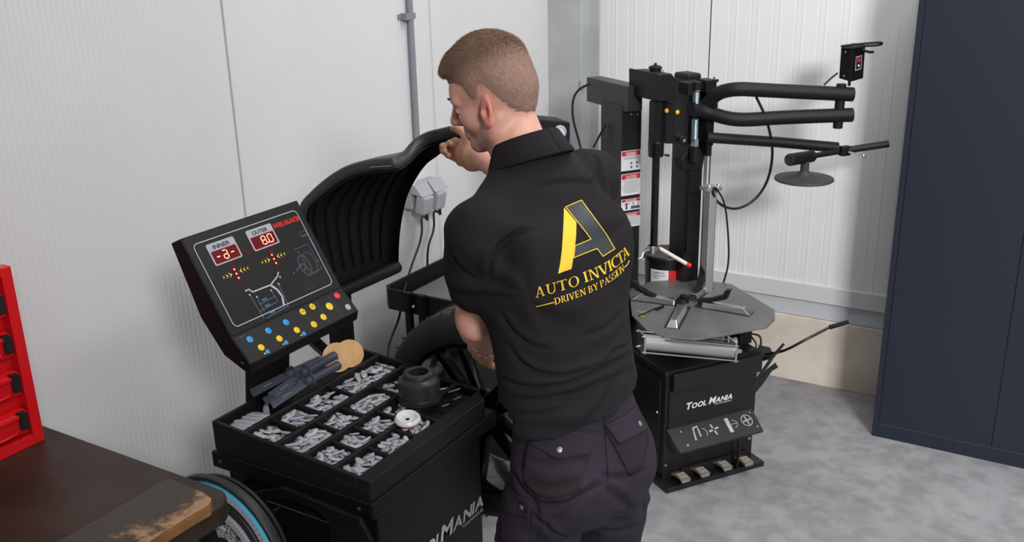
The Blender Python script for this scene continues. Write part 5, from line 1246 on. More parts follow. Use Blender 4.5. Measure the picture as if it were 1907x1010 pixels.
def vcol_mat(name, rough, sss=0, bump=0, bscale=300, spec=.4, sheen=0, varscale=0):
    m = mat(name, (1, 1, 1), rough, bump=bump, bscale=bscale, spec=spec, sss=sss, sheen=sheen); nt = m.node_tree; b = nt.nodes['Principled BSDF']
    a = nt.nodes.new('ShaderNodeVertexColor'); a.layer_name = 'tint'; out = a.outputs[0]
    if varscale:
        n = nt.nodes.new('ShaderNodeTexNoise'); n.inputs['Scale'].default_value = varscale; n.inputs['Detail'].default_value = 4
        tcn = [q for q in nt.nodes if q.type == 'TEX_COORD'][0]; nt.links.new(tcn.outputs['Object'], n.inputs['Vector'])
        r = nt.nodes.new('ShaderNodeMapRange'); r.inputs['To Min'].default_value = .82; r.inputs['To Max'].default_value = 1.18; nt.links.new(n.outputs['Fac'], r.inputs[0])
        mx = nt.nodes.new('ShaderNodeMix'); mx.data_type = 'RGBA'; mx.blend_type = 'MULTIPLY'; mx.inputs[0].default_value = 1; nt.links.new(out, mx.inputs[6]); nt.links.new(r.outputs[0], mx.inputs[7]); out = mx.outputs[2]
    nt.links.new(out, b.inputs['Base Color']); return m
# ---- joints ----
SL = np.array([.076, .178, 1.512]); EL = PX(886, 592, 2.08); WL = PX(907, 641, 2.30)
SR = np.array([.115, -.178, 1.548]); WR = PX(893, 291, 2.53); ER = (SR + WR) / 2 + np.array([.0, -.10, -.125])
HIPL, HIPR = np.array([-.025, .098, .94]), np.array([-.025, -.098, .94])
KNL, KNR = np.array([.015, .118, .50]), np.array([.01, -.142, .50])
ANL, ANR = np.array([-.03, .130, .09]), np.array([-.03, -.155, .09])
# ---- head frame ----
hy, hp_ = math.radians(29), math.radians(18)
HF = np.array([math.cos(hp_) * math.cos(hy), math.cos(hp_) * math.sin(hy), -math.sin(hp_)])
HL = np.array([-math.sin(hy), math.cos(hy), 0]); HU = np.cross(HF, HL); HC = np.array([.190, .010, 1.730]); RH = np.array([HF, HL, HU])
def hd(x, y, z): return HC + x * HF + y * HL + z * HU
def hloc(V): return (V - HC) @ RH.T
TORSO = [[.90, -.030, 0, .130, .085], [.98, -.024, 0, .135, .090], [1.08, -.012, 0, .138, .088], [1.16, -.002, 0, .143, .092], [1.26, .018, 0, .150, .096], [1.36, .042, 0, .166, .104], [1.44, .060, 0, .174, .104], [1.51, .078, 0, .150, .090], [1.57, .092, 0, .09, .07], [1.61, .103, 0, .065, .06]]
def head(vol, fine=True):
    R = RH
    vol.ell(hd(.006, 0, .052), (.083, .0735, .086), R, k=0)
    vol.ell(hd(-.020, 0, .028), (.066, .068, .074), R, k=.02)
    vol.ell(hd(.034, 0, -.008), (.058, .050, .072), R, k=.025)
    vol.ell(hd(.062, 0, .045), (.036, .052, .034), R, k=.02)
    for s in (-1, 1):
        vol.cap(hd(-.004, s * .052, -.026), hd(.010, s * .050, -.050), .015, .014, k=.025)
        vol.cap(hd(.010, s * .048, -.052), hd(.070, s * .014, -.068), .014, .012, k=.022)
        vol.ell(hd(.052, s * .036, -.012), (.026, .021, .024), R, k=.02)
        vol.cap(hd(.090, s * .012, .034), hd(.074, s * .046, .032), .010, .009, k=.012)
    vol.ell(hd(.073, 0, -.067), (.018, .022, .016), R, k=.018)
    for s in (-1, 1): vol.ell(hd(.100, s * .033, .012), (.015, .017, .013), R, k=.008, mode='cut')
    for s in (-1, 1): vol.ell(hd(.074, s * .031, .011), (.0125, .0135, .012), R, k=.004)
    for s in (-1, 1): vol.cap(hd(.0875, s * .020, .0125), hd(.080, s * .043, .0115), .0050, .0045, k=.004)
    vol.cap(hd(.094, 0, .032), hd(.114, 0, -.004), .0068, .0085, k=.010); vol.ell(hd(.113, 0, -.009), (.011, .0105, .0092), R, k=.007)
    for s in (-1, 1): vol.ell(hd(.101, s * .012, -.013), (.010, .0065, .0075), R, k=.006)
    vol.cap(hd(.092, 0, -.030), hd(.093, 0, -.038), .008, .008, k=.012)
    for s in (-1, 1):
        vol.cap(hd(.0965, s * .002, -.043), hd(.084, s * .022, -.046), .0040, .0024, k=.005); vol.cap(hd(.0935, s * .002, -.052), hd(.083, s * .020, -.048), .0046, .0026, k=.005)
    # ears
    for s in (-1, 1):
        q = math.radians(22); ex = HF * math.cos(.25) + HU * math.sin(.25) * -1; ez = np.cross(ex, HL); a = ex * math.cos(q) + HL * s * -math.sin(q) * -1
        fa = (HF * math.cos(q) - s * HL * math.sin(q)); fu = (HU * .97 - HF * .22); fu /= np.linalg.norm(fu); fa = fa - fu * (fa @ fu); fa /= np.linalg.norm(fa); fn_ = np.cross(fu, fa)
        c = hd(.002, s * .0770, -.004); RE = np.array([fa, fn_, fu])
        vol.ell(c, (.0160, .0065, .0295), RE, k=.006)
        vol.ell(c - fa * .004 + fu * -.024, (.010, .0055, .011), RE, k=.006)
        vol.ell(c + HL * s * .0085 + fa * .003 - fu * .002, (.0100, .0105, .0150), RE, k=.003, mode='cut')
        vol.ell(c + HL * s * .0080 + fa * .001 + fu * .016, (.0105, .0050, .0095), RE, k=.003, mode='cut')
        vol.cap(c + fa * .012 + HL * s * .003 - fu * .004, c + fa * .012 + HL * s * .002 - fu * .010, .0040, .0035, k=.004)
# ---- body ----
body = Vol((-.20, -.42, 0.0), (.80, .34, 1.90), .0036)
body.loft(TORSO, k=0)
body.cap((.095, -.05, 1.56), SR, .045, .048, k=.04); body.cap((.095, .05, 1.56), SL, .043, .044, k=.04)
body.cap((.092, 0, 1.55), hd(-.008, 0, -.045), .059, .052, k=.035); body.cap((.092, 0, 1.54), hd(.0, 0, -.05), .058, .050, k=.03)
body.chain([SL, (SL + EL) / 2 + np.array([0, .004, 0]), EL], [.046, .0395, .038], k=.03)
mid = EL * .72 + WL * .28
body.chain([EL, mid + np.array([0, 0, -.003]), WL], [.038, .040, .027], k=.025)
body.ell(EL + np.array([-.012, .012, -.012]), (.030, .030, .032), k=.02)
body.chain([SR, (SR + ER) / 2, ER], [.050, .048, .040], k=.03)
mid = ER * .70 + WR * .30
body.chain([ER, mid, WR], [.040, .042, .028], k=.025)
head(body)
for h_, k_, a_ in ((HIPL, KNL, ANL), (HIPR, KNR, ANR)):
    body.cap(h_, k_, .062, .046, k=.04); body.cap(k_, a_, .044, .034, k=.03); body.cap(a_ + [0, 0, -.03], a_ + [.13, 0, -.055], .034, .026, k=.02)
# right hand: four fingers under the guard, thumb above
def finger(pts, rs, k=.004): body.chain([PX(*p) if len(p) == 3 else p for p in pts], rs, k=k)
KR = [(862, 267, 2.585), (857, 278, 2.590), (855, 290, 2.592), (859, 301, 2.588)]
TR = [[(848, 264, 2.612), (838, 267, 2.605)], [(838, 270, 2.622), (825, 273, 2.608)], [(837, 281, 2.622), (826, 281, 2.602)], [(843, 292, 2.612), (834, 289, 2.598)]]
w0 = PX(895, 291, 2.535)
for i, kn in enumerate(KR):
    a = PX(886, 283 + i * 7, 2.548); body.cap(a, PX(*kn), .0185, .0135, k=.014)
body.ell(PX(877, 300, 2.552), (.023, .023, .026), k=.014); body.cap(w0, PX(882, 291, 2.55), .027, .024, k=.02)
for kn, t_ in zip(KR, TR):
    r0 = .0115 if kn != KR[3] else .0100
    finger([kn, t_[0], t_[1]], [r0, r0 * .95, r0 * .85], k=.004)
    e = PX(*t_[1]); b = PX(t_[1][0] + 2, t_[1][1] + 2, t_[1][2] - .016); body.cap(e, b, r0 * .85, r0 * .76, k=.003)
finger([(888, 283, 2.545), (872, 258, 2.565)], [.0170, .0140], k=.012); finger([(872, 258, 2.565), (860, 244, 2.585), (845, 239, 2.600)], [.0138, .0118, .0100], k=.004)
# left hand: loose fist on the wheel side
KLn = [(885, 637, 2.365), (889, 649, 2.372), (898, 659, 2.378), (909, 667, 2.380)]
TL = [[(880, 649, 2.405), (890, 658, 2.425)], [(888, 661, 2.412), (899, 668, 2.432)], [(899, 671, 2.418), (909, 677, 2.436)], [(911, 678, 2.415), (919, 683, 2.430)]]
for i, kn in enumerate(KLn):
    a = PX(903 + i * 3, 640 + i * 3, 2.315); body.cap(a, PX(*kn), .0155, .0138, k=.012)
for kn, t_ in zip(KLn, TL):
    r0 = .0118 if kn != KLn[3] else .0102
    finger([kn, t_[0], t_[1]], [r0, r0 * .95, r0 * .85], k=.004)
finger([(899, 640, 2.33), (883, 633, 2.375), (880, 642, 2.41), (887, 650, 2.43)], [.0150, .0122, .0110, .0092], k=.006)
V, F = body.mesh(); V = relax(V, F, 1, .35)
# albedo: skin, redder ear, stubble, buzzed scalp
def sstep(a, b, x): t = np.clip((x - a) / (b - a), 0, 1); return t * t * (3 - 2 * t)
HLX = np.array([-.12, -.09, -.065, -.04, -.022, -.010, .004, .018, .030, .042, .055, .075, .10, .12]); HLZ = np.array([-.050, -.050, -.042, -.020, .010, .030, .036, .012, .010, .040, .062, .078, .084, .084])
def hairline(q): return np.interp(q[:, 0], HLX, HLZ)
q = hloc(V); base = np.tile(np.array([[.60, .315, .240]]), (len(V), 1))
inhead = (np.abs(q[:, 1]) < .12) & (np.abs(q[:, 0]) < .14) & (q[:, 2] > -.13) & (q[:, 2] < .15)
def mixc(w, c): 
    global base
    w = (w * inhead)[:, None]; base = base * (1 - w) + np.array([c]) * w
ear = np.exp(-(((q[:, 0] - .002) / .022) ** 2 + ((q[:, 2] + .004) / .036) ** 2)) * (np.abs(q[:, 1]) > .070)
mixc(.85 * ear, (.62, .175, .14)); mixc(.35 * np.exp(-(((q[:, 0] - .112) / .016) ** 2 + ((q[:, 2] + .020) / .018) ** 2)), (.62, .20, .15))
st = sstep(.0, .03, q[:, 0]) * (1 - sstep(-.046, -.022, q[:, 2])) * (1 - .0); mixc(.58 * st, (.22, .135, .11))
mixc(.7 * (np.abs(q[:, 2] + .047) < .008) * (q[:, 0] > .088), (.50, .20, .17))
hw = q[:, 2] - hairline(q); mixc(.60 * sstep(-.004, .022, hw), (.30, .185, .135))
# hands a little darker, with grease marks
for c, r in ((PX(858, 283, 2.58), .065), (PX(898, 656, 2.38), .07)):
    d = np.linalg.norm(V - c, axis=1); w = (sstep(r * 1.2, r * .7, d))[:, None] if False else (1 - sstep(r * .8, r * 1.2, d))[:, None]
    base = base * (1 - w) + np.array([[.56, .285, .175]]) * w
rg_ = np.random.RandomState(4); dirtc = [PX(829, 274, 2.59), PX(838, 288, 2.59), PX(866, 303, 2.54), PX(852, 266, 2.58), PX(879, 304, 2.53), PX(846, 240, 2.59), PX(884, 655, 2.39)]
for c in dirtc:
    d = np.linalg.norm(V - c, axis=1); w = (.65 * np.exp(-(d / .008) ** 2))[:, None]; base = base * (1 - w) + np.array([[.10, .055, .035]]) * w
SKIN = vcol_mat('skin', .46, sss=.12, bump=.12, bscale=420, varscale=60)
bd = skin_mesh('body', V, F, SKIN, man, base)
# ---- hair ----
hv = Vol((-.02, -.16, 1.58), (.40, .18, 1.92), .0026)
hv.ell(hd(.006, 0, .052), (.083, .0735, .086), RH, k=0); hv.ell(hd(-.020, 0, .028), (.066, .068, .074), RH, k=.02); hv.ell(hd(.062, 0, .045), (.036, .052, .034), RH, k=.02); hv.ell(hd(.035, 0, -.010), (.060, .054, .074), RH, k=.025)
hv.cap((.092, 0, 1.55), hd(-.008, 0, -.045), .059, .052, k=.035)
def thick(X, Y, Z):
    P = np.stack([X, Y, Z], 1).astype(float); q = hloc(P); hw = q[:, 2] - hairline(q)
    hw = hw + .004 * np.sin(q[:, 0] * 210 + 3 * np.sin(q[:, 2] * 160)) * np.sin(q[:, 1] * 190 + 2); t = -.005 + .0058 * sstep(-.016, .026, hw) + .0022 * sstep(.02, .06, hw) + .013 * sstep(.055, .125, q[:, 2] + .10 * np.clip(q[:, 0], -.05, .1) - .35 * np.abs(q[:, 1]) + .02)
    t = t + .011 * sstep(.045, .10, q[:, 0]) * sstep(.075, .105, q[:, 2]) * (1 - sstep(.04, .07, np.abs(q[:, 1])))
    rs = np.sin(q[:, 0] * 900 + 6 * np.sin(q[:, 1] * 300)) * np.sin(q[:, 1] * 800 + 4 * np.sin(q[:, 0] * 250 + q[:, 2] * 200)) 
    return t + .0006 * rs * (t > .002)
hv.displace(thick, .04)
V2, F2 = hv.mesh(); q2 = hloc(V2); hw2 = q2[:, 2] - hairline(q2)
keep = hw2 > -.012; kf = keep[F2].all(1); F2 = F2[kf]; used = np.unique(F2); mp_ = np.full(len(V2), -1); mp_[used] = np.arange(len(used)); V2 = V2[used]; F2 = mp_[F2]; q2 = hloc(V2); hw2 = q2[:, 2] - hairline(q2)
ctop = np.array([.190, .120, .078]); cside = np.array([.275, .168, .130])
w = sstep(.055, .105, q2[:, 2] - .30 * np.abs(q2[:, 1]) + .25 * np.clip(q2[:, 0], -.1, .1) + .012)[:, None]
hc_ = ctop * w + cside * (1 - w); rs = np.random.RandomState(1).rand(len(V2), 1); hc_ = hc_ * (.82 + .36 * rs)
HAIR = vcol_mat('hair', .62, spec=.25, bump=.35, bscale=900)
hair = skin_mesh('hair', V2, F2, HAIR, man, hc_)
# short hair strands growing from the hair surface
def strands(V_, n, lenf, colf, name, parent, seed=2, wd=.00035):
    r = np.random.RandomState(seed); i = r.randint(0, len(V_), n); P = V_[i] + r.normal(0, .0008, (n, 3)); qq = hloc(P)
    crown = np.array([-.055, .01, .10]); out = qq - np.array([-.01, 0, .02]); out /= np.linalg.norm(out, axis=1)[:, None]
    flow = qq - crown; flow -= out * (flow * out).sum(1)[:, None]; flow /= (np.linalg.norm(flow, axis=1)[:, None] + .02)
    d = out * .22 + flow * 1.0 + r.normal(0, .11, (n, 3)); d /= np.linalg.norm(d, axis=1)[:, None]
    L = lenf(qq) * (.6 + .8 * r.rand(n)); s = np.cross(d, r.normal(0, 1, (n, 3))); s /= np.linalg.norm(s, axis=1)[:, None]
    a = qq - out * .001 - s * wd; b = qq - out * .001 + s * wd; c = qq + d * L[:, None]
    loc = np.stack([a, b, c], 1).reshape(-1, 3); VV = HC + loc @ RH; W_ = toW(VV) - np.array(parent['_base'])
    me = bpy.data.meshes.new(name); F_ = np.arange(3 * n, dtype=np.int32); me.vertices.add(3 * n); me.vertices.foreach_set('co', W_.astype(np.float32).ravel()); me.loops.add(3 * n); me.loops.foreach_set('vertex_index', F_); me.polygons.add(n)
    me.polygons.foreach_set('loop_start', np.arange(0, 3 * n, 3, dtype=np.int32)); me.polygons.foreach_set('loop_total', np.full(n, 3, np.int32)); me.update()
    col = np.repeat(colf(qq) * (.86 + .28 * r.rand(n, 1)), 3, 0); at_ = me.color_attributes.new('tint', 'FLOAT_COLOR', 'POINT'); at_.data.foreach_set('color', np.concatenate([col, np.ones((3 * n, 1))], 1).astype(np.float32).ravel())
    me.materials.append(HAIR); o = bpy.data.objects.new(name, me); COL.objects.link(o); o.parent = parent; o['_base'] = tuple(parent['_base']); return o
def hcol(qq):
    w = sstep(.055, .105, qq[:, 2] - .30 * np.abs(qq[:, 1]) + .25 * np.clip(qq[:, 0], -.1, .1) + .012)[:, None]; return ctop * w * 1.05 + cside * (1 - w)
hs = strands(V2[hw2 > .004], 60000, lambda q: .0013 + .0065 * sstep(.05, .12, q[:, 2] + .2 * np.clip(q[:, 0], -.1, .1) - .25 * np.abs(q[:, 1])), hcol, 'hair_strands', hair)
hs['kind'] = 'stuff'
# eyebrows and lashes
bm_ = MB(); rnd = random.Random(9)
for s in (-1, 1):
    for k in range(90):
        t = rnd.random(); p = hd(.1012 - .021 * t * t, s * (.014 + .034 * t), .037 + .004 * math.sin(t * 3) + rnd.uniform(-.002, .002)); d = HL * s * .7 + HU * .3 + HF * .25 + np.array([rnd.uniform(-.2, .2) for _ in range(3)])
        d = d / np.linalg.norm(d) * .006; w_ = HU * .0004; W3 = toW(np.array([p - w_, p + w_, p + d])); bm_.add([tuple(x) for x in W3], [(0, 1, 2)])
bm_.build('eyebrows', mat('brow_brown', (.07, .045, .03), .7), bd)
bm_ = MB()
for s in (-1, 1):
    for k in range(26):
        t = k / 25; p = hd(.091 - .006 * t, s * (.020 + .022 * t), .009); d = (HF * .9 - HU * .35 + HL * s * (.2 + .4 * t)); d = d / np.linalg.norm(d) * .0075; W3 = toW(np.array([p - HL * .0003, p + HL * .0003, p + d])); bm_.add([tuple(x) for x in W3], [(0, 1, 2)])
bm_.build('eyelashes', mat('lash_dark', (.03, .02, .015), .7), bd)
for s in (-1, 1):
    c = Vector(toW(hd(.0745, s * .031, .0095)[None])[0]); fw = Vector(HF @ MW)
    MB().lathe(c, fw, [(.0106 * math.sin(a), .0106 * math.cos(a)) for a in [math.pi * k / 12 for k in range(13)]], n=24).build('eyeball', mat('eye_white', (.7, .66, .62), .2), bd, smooth=60)
    MB().lathe(c, fw, [(.0050, .0095), (.004, .0103), (.002, .0108), (0, .0109)], n=20).build('iris', mat('iris_blue_grey', (.06, .09, .11), .1), bd, smooth=60)
# ---- polo shirt ----
def wob(X, Y, Z, f, a=0): return np.sin(f * (X * .8 + Y * .6) + 2.1 * np.sin(f * .37 * Z + a) + a) * np.sin(f * .7 * (Z * .9 - Y * .5) + 1.7 * np.sin(f * .41 * X + 2 * a))
ST = [[.86, -.035, 0, .182, .130], [.94, -.030, 0, .184, .132], [1.02, -.024, 0, .184, .131], [1.10, -.014, 0, .179, .124], [1.18, .002, 0, .170, .111], [1.27, .020, 0, .172, .114], [1.36, .043, 0, .184, .121], [1.44, .060, 0, .190, .121], [1.50, .076, 0, .176, .108], [1.55, .090, 0, .14, .092], [1.60, .102, 0, .098, .078], [1.635, .110, 0, .070, .066]]
sh_ = Vol((-.20, -.42, .84), (.48, .3201, 1.7), .0042)
sh_.loft(ST, k=0)
sh_.cap((.098, -.05, 1.570), SR + [0, .005, .002], .050, .058, k=.05); sh_.cap((.094, .05, 1.566), SL + [0, -.008, .000], .045, .053, k=.05)
sh_.ell((-.004, -.095, 1.44), (.045, .075, .095), k=.05); sh_.ell((-.018, .09, 1.43), (.04, .07, .095), k=.05)
eL = SL + (EL - SL) * .71; eR = SR + (ER - SR) * .80
def sleeve(vol, S_, E_, r0, r1):
    d = (E_ - S_) / np.linalg.norm(E_ - S_); vol.chain([S_, (S_ + E_) / 2, E_ + d * .05], [r0, (r0 + r1) / 2 + .002, r1], k=.045); return d
for S_, E_, r0, r1, rr in ((SL, eL, .055, .053, .0445), (SR, eR, .060, .064, .053)):
    sl = Vol((-.20, -.42, .84 + .0042 * 72), (.48, .32, 1.70), .0042); d = sleeve(sl, S_, E_, r0, r1)
    X, Y, Z = sl.ax[0][:, None, None], sl.ax[1][None, :, None], sl.ax[2][None, None, :]
    pd_ = (X - E_[0]) * d[0] + (Y - E_[1]) * d[1] + (Z - E_[2]) * d[2]; rad = np.sqrt(np.maximum((X - E_[0]) ** 2 + (Y - E_[1]) ** 2 + (Z - E_[2]) ** 2 - pd_ ** 2, 0))
    D_ = np.maximum(sl.D, pd_); D_ = np.maximum(D_, -np.maximum(rad - rr, -(pd_ + .035))).astype(np.float32)
    sl_, _, _, _ = sh_.sub(sl.lo, sl.lo + (sl.n - 1) * sl.h); A = sh_.D[sl_]; off = [int(round((sh_.ax[k][sl_[k].start] - sl.lo[k]) / sl.h)) for k in range(3)]
    B_ = D_[max(off[0], 0):, max(off[1], 0):, max(off[2], 0):][:A.shape[0], :A.shape[1], :A.shape[2]]; hh = np.clip(.5 + .5 * (A[:B_.shape[0], :B_.shape[1], :B_.shape[2]] - B_) / .04, 0, 1); Aa = A[:B_.shape[0], :B_.shape[1], :B_.shape[2]]
    far = B_ > .5; R__ = Aa * (1 - hh) + B_ * hh - .04 * hh * (1 - hh); A[:B_.shape[0], :B_.shape[1], :B_.shape[2]] = np.where(far, Aa, R__)
# neck opening

def folds(X, Y, Z):
    g = 0
    # drapes over the lower back and waist
    low = np.exp(-((Z - 1.13) / .085) ** 2); back = 1 / (1 + np.exp(-( .02 - X) * 60)) + .35
    s1 = Z - 1.13 + .30 * (Y - .02) + .035 * np.sin(9 * Y + 1.0)
    g = g + .0060 * low * back * np.sin(s1 * 95 + 1.5 * np.sin(Y * 22)) * (0.55 + .45 * np.sin(Y * 17 + 1.2))
    s2 = Z - 1.04 - .45 * Y + .02 * np.sin(14 * Y); g = g + .0045 * np.exp(-((Z - 1.05) / .06) ** 2) * back * np.sin(s2 * 80)
    # folds running from the left armpit
    ra = np.sqrt((Y - .15) ** 2 + (Z - 1.40) ** 2); an = np.arctan2(Z - 1.40, Y - .15); g = g + .0050 * np.exp(-((ra - .09) / .07) ** 2) * np.sin(an * 7 + ra * 20) * (X < .10)
    # tension from the raised right shoulder
    ra = np.sqrt((Y + .16) ** 2 + (Z - 1.50) ** 2); an = np.arctan2(Z - 1.50, Y + .16); g = g + .0030 * np.exp(-((ra - .10) / .08) ** 2) * np.sin(an * 9 + 1)
    g = g + .0011 * wob(X, Y, Z, 38) + .0006 * wob(X, Y, Z, 80, 1.3)
    # hem flare
    return g
sh_.displace(folds, .03)
# hem: tilted cut, higher on the right
HZ = lambda l: np.interp(l, [-.20, -.13, -.02, .08, .14, .20], [1.150, 1.140, 1.125, 1.108, 1.098, 1.085])
sl_, X, Y, Z = sh_.sub((-1, -1, .8), (1, 1, 1.22)); cutz = HZ(Y) + .055 * sstep(-.03, -.015, X) * (Y > .1) + .02 * (Y <= .1) * sstep(.0, .05, X); sh_.D[sl_] = np.maximum(sh_.D[sl_], (cutz - Z).astype(np.float32))
inner = [[r[0], r[1], r[2], r[3] - .0105, r[4] - .0105] for r in ST]
tmp = Vol((-.20, -.42, .84), (.48, .3201, 1.7), .0042); tmp.loft(inner, k=0); tmp.displace(folds, .03)
sl_, X, Y, Z = sh_.sub((-1, -1, .8), (1, 1, 1.20)); 
sh_.D[sl_] = np.maximum(sh_.D[sl_], -np.maximum(tmp.D[sl_], (Z - HZ(Y) - .03).astype(np.float32)))
def vnorm(V, F):
    n = np.cross(V[F[:, 2]] - V[F[:, 0]], V[F[:, 3]] - V[F[:, 1]]); N = np.zeros_like(V)
    for k in range(4):
        for c in range(3): N[:, c] += np.bincount(F[:, k], n[:, c], len(V))
    return N / (np.linalg.norm(N, axis=1)[:, None] + 1e-12)
def creases(V, F, lines):
    W_ = toW(V); T = BVHTree.FromPolygons([Vector(p) for p in W_], [tuple(int(i) for i in f) for f in F]); N = vnorm(V, F); V = V.copy(); tot = np.zeros(len(V))
    for amp, w, pts in lines:
        P = []
        cc_ = catmull([(x, y, 0) for x, y in pts], 4)
        for p in cc_:
            h = T.ray_cast(CP, ray(p.x, p.y))
            if h[0] is not None: P.append(toP(h[0]))
        if len(P) < 2: continue
        P = np.array(P); best = np.full(len(V), 9.0); sgn = np.zeros(len(V)); tt = np.zeros(len(V)); n = len(P) - 1
        for i in range(n):
            a, b = P[i], P[i + 1]; ab = b - a; L2 = ab @ ab + 1e-12
            if L2 > .01: continue
            t = np.clip((V - a) @ ab / L2, 0, 1); c = a + t[:, None] * ab; dv = V - c; d = np.linalg.norm(dv, axis=1); m = d < best; best[m] = d[m]; up = np.cross(N, ab); up /= (np.linalg.norm(up, axis=1)[:, None] + 1e-9); s_ = (dv * up).sum(1); sgn[m] = np.sign(s_[m]); tt[m] = (i + t[m]) / n
        s = best * sgn; env = np.clip(np.sin(np.pi * np.clip(tt, .02, .98)) * 1.6, 0, 1)
        sg = 1 if True else -1
        tot += amp * env * (np.exp(-((s - 1.3 * w) / (1.3 * w)) ** 2) + .55 * np.exp(-((s + 1.8 * w) / (1.6 * w)) ** 2) - 1.25 * np.exp(-(s / (.62 * w)) ** 2)) * (best < 5 * w)
    return V + N * tot[:, None]
V3, F3 = sh_.mesh(); V3 = relax(V3, F3, 2, .5)
V3 = creases(V3, F3, [(0.0075, 0.0086, [(928, 702), (960, 716), (1000, 722), (1060, 712), (1110, 690), (1160, 665), (1192, 650)]), (0.0069, 0.0078, [(945, 640), (968, 672), (1000, 693), (1045, 699), (1090, 688), (1135, 668)]),
    (0.0052, 0.0062, [(1125, 672), (1143, 652), (1165, 645), (1188, 628)]), (0.0034, 0.0094, [(940, 742), (1000, 742), (1080, 726), (1150, 700), (1190, 682)]), (0.0105, 0.0085, [(909, 515), (914, 480), (932, 455), (962, 436), (1000, 424)]),
    (0.0046, 0.0078, [(930, 575), (950, 610), (985, 640), (1030, 652)]), (0.0046, 0.0094, [(1098, 285), (1112, 302), (1108, 335), (1085, 360)]), (0.0034, 0.0109, [(1000, 350), (1060, 340), (1120, 345)]), (0.0040, 0.0078, [(930, 760), (960, 772), (1010, 770), (1060, 758)]),
    (0.0040, 0.0094, [(1165, 575), (1130, 610), (1080, 628)]), (0.0034, 0.0094, [(838, 470), (860, 500), (885, 520)])])
def soft(V, F, m, it=8):
    for _ in range(it): R_ = relax(V, F, 1, .6); V = np.where(m[:, None], R_, V)
    return V
hemm = (np.abs(V3[:, 2] - HZ(V3[:, 1])) < .012) | ((np.abs((V3 - eL) @ ((EL - SL) / np.linalg.norm(EL - SL))) < .010) & (np.linalg.norm(V3 - eL, axis=1) < .085))
V3 = relax(V3, F3, 1, .3); V3 = soft(V3, F3, hemm)
SHIRT = mat('black_pique_cotton', (.0132, .0115, .0134), .88, bump=.35, bscale=900, spec=.18)
shirt = skin_mesh('polo_shirt', V3, F3, SHIRT, man)
# collar: stand and fold
cm = MB(); cax = np.array([.30, .02, .954]); cax /= np.linalg.norm(cax); c0_ = np.array([.108, .0, 1.617]); e1_ = np.array([1, 0, 0]) - cax * cax[0]; e1_ /= np.linalg.norm(e1_); e2_ = np.cross(cax, e1_)
rows = []
for k in range(49):
    a = 2 * math.pi * k / 48 + math.pi; 
    rr_ = lambda r, h, bk=0: c0_ + cax * h + e1_ * (math.cos(a) * (r * 1.02)) + e2_ * (math.sin(a) * r)
    back = .5 - .5 * math.cos(a)    # 1 at the back
    drop = .0 if back > .15 else 0
    rows.append([tuple(toW(p[None])[0]) for p in (rr_(.064, .005), rr_(.0645, .036 + .010 * back), rr_(.067, .044 + .012 * back), rr_(.0705, .040 + .011 * back), rr_(.080, .022 + .006 * back), rr_(.0915, -.003 + .010 * back), rr_(.0900, -.007 + .010 * back))])
co = MB().grid(rows).build('collar', SHIRT, shirt, smooth=60); sm = co.modifiers.new('solid', 'SOLIDIFY'); sm.thickness = .0018; sm.offset = 0
# seams: shoulder/sleeve joint and hem stitching follow the cloth
def tree_of(o):
    me = o.data; base_ = Vector(o['_base']); return BVHTree.FromPolygons([v.co + base_ for v in me.vertices], [tuple(p.vertices) for p in me.polygons])
TS = tree_of(shirt)
def cast(T, x, y, up=.0008):
    d = ray(x, y); h = T.ray_cast(CP, d)
    if h[0] is None: return None
    n = h[1] if h[1].dot(d) < 0 else -h[1]; return h[0] - d * up * 1.0 + n * up * .3
def subdiv(vs, fs, mx):
    bm = bmesh.new(); bv = [bm.verts.new((x, y, 0)) for x, y in vs]
    for f in fs:
        try: bm.faces.new([bv[i] for i in f])
        except ValueError: pass
    bmesh.ops.triangulate(bm, faces=bm.faces)
    for _ in range(5):
        es = [e for e in bm.edges if e.calc_length() > mx]
        if not es: break
        bmesh.ops.subdivide_edges(bm, edges=es, cuts=1); bmesh.ops.triangulate(bm, faces=bm.faces)
    bm.verts.index_update(); V_ = [(v.co.x, v.co.y) for v in bm.verts]; F_ = [tuple(v.index for v in f.verts) for f in bm.faces]; bm.free(); return V_, F_
def drape(T, vs, fs, m, name, parent, mx=6, up=.0009):
    V_, F_ = subdiv(vs, fs, mx); P = [cast(T, x, y, up) for x, y in V_]
    med = sorted([(p - CP).length for p in P if p is not None]); med = med[len(med) // 2] if med else 2
    okv = [p is not None and abs((p - CP).length - med) < .15 for p in P]; F_ = [f for f in F_ if all(okv[i] for i in f)]
    mb = MB(); mb.v = [tuple(p) if p is not None else (0, 0, 0) for p in P]; mb.f = F_
    used = sorted({i for f in F_ for i in f}); mm = {i: k for k, i in enumerate(used)}; mb.v = [mb.v[i] for i in used]; mb.f = [tuple(mm[i] for i in f) for f in F_]
    me = bpy.data.meshes.new(name); b_ = Vector(parent['_base']); me.from_pydata([tuple(Vector(p) - b_) for p in mb.v], [], mb.f)
    for p in me.polygons: p.use_smooth = True
    me.materials.append(m); o = bpy.data.objects.new(name, me); COL.objects.link(o); o.parent = parent; o['_base'] = tuple(b_); return o
def band(pts, w):
    vs, fs = [], []
    for (a, b), (c, d) in zip(pts[:-1], pts[1:]):
        L = math.hypot(c - a, d - b); tx, ty = (c - a) / L, (d - b) / L; n = len(vs); e = w * .25
        vs += [(a - ty * w / 2 - tx * e, b + tx * w / 2 - ty * e), (c - ty * w / 2 + tx * e, d + tx * w / 2 + ty * e), (c + ty * w / 2 + tx * e, d - tx * w / 2 + ty * e), (a + ty * w / 2 - tx * e, b - tx * w / 2 - ty * e)]; fs.append((n, n + 1, n + 2, n + 3))
    return vs, fs
LY = mat('logo_yellow', (.78, .50, .03), .6); LS = mat('logo_slate', (.030, .038, .040), .5)
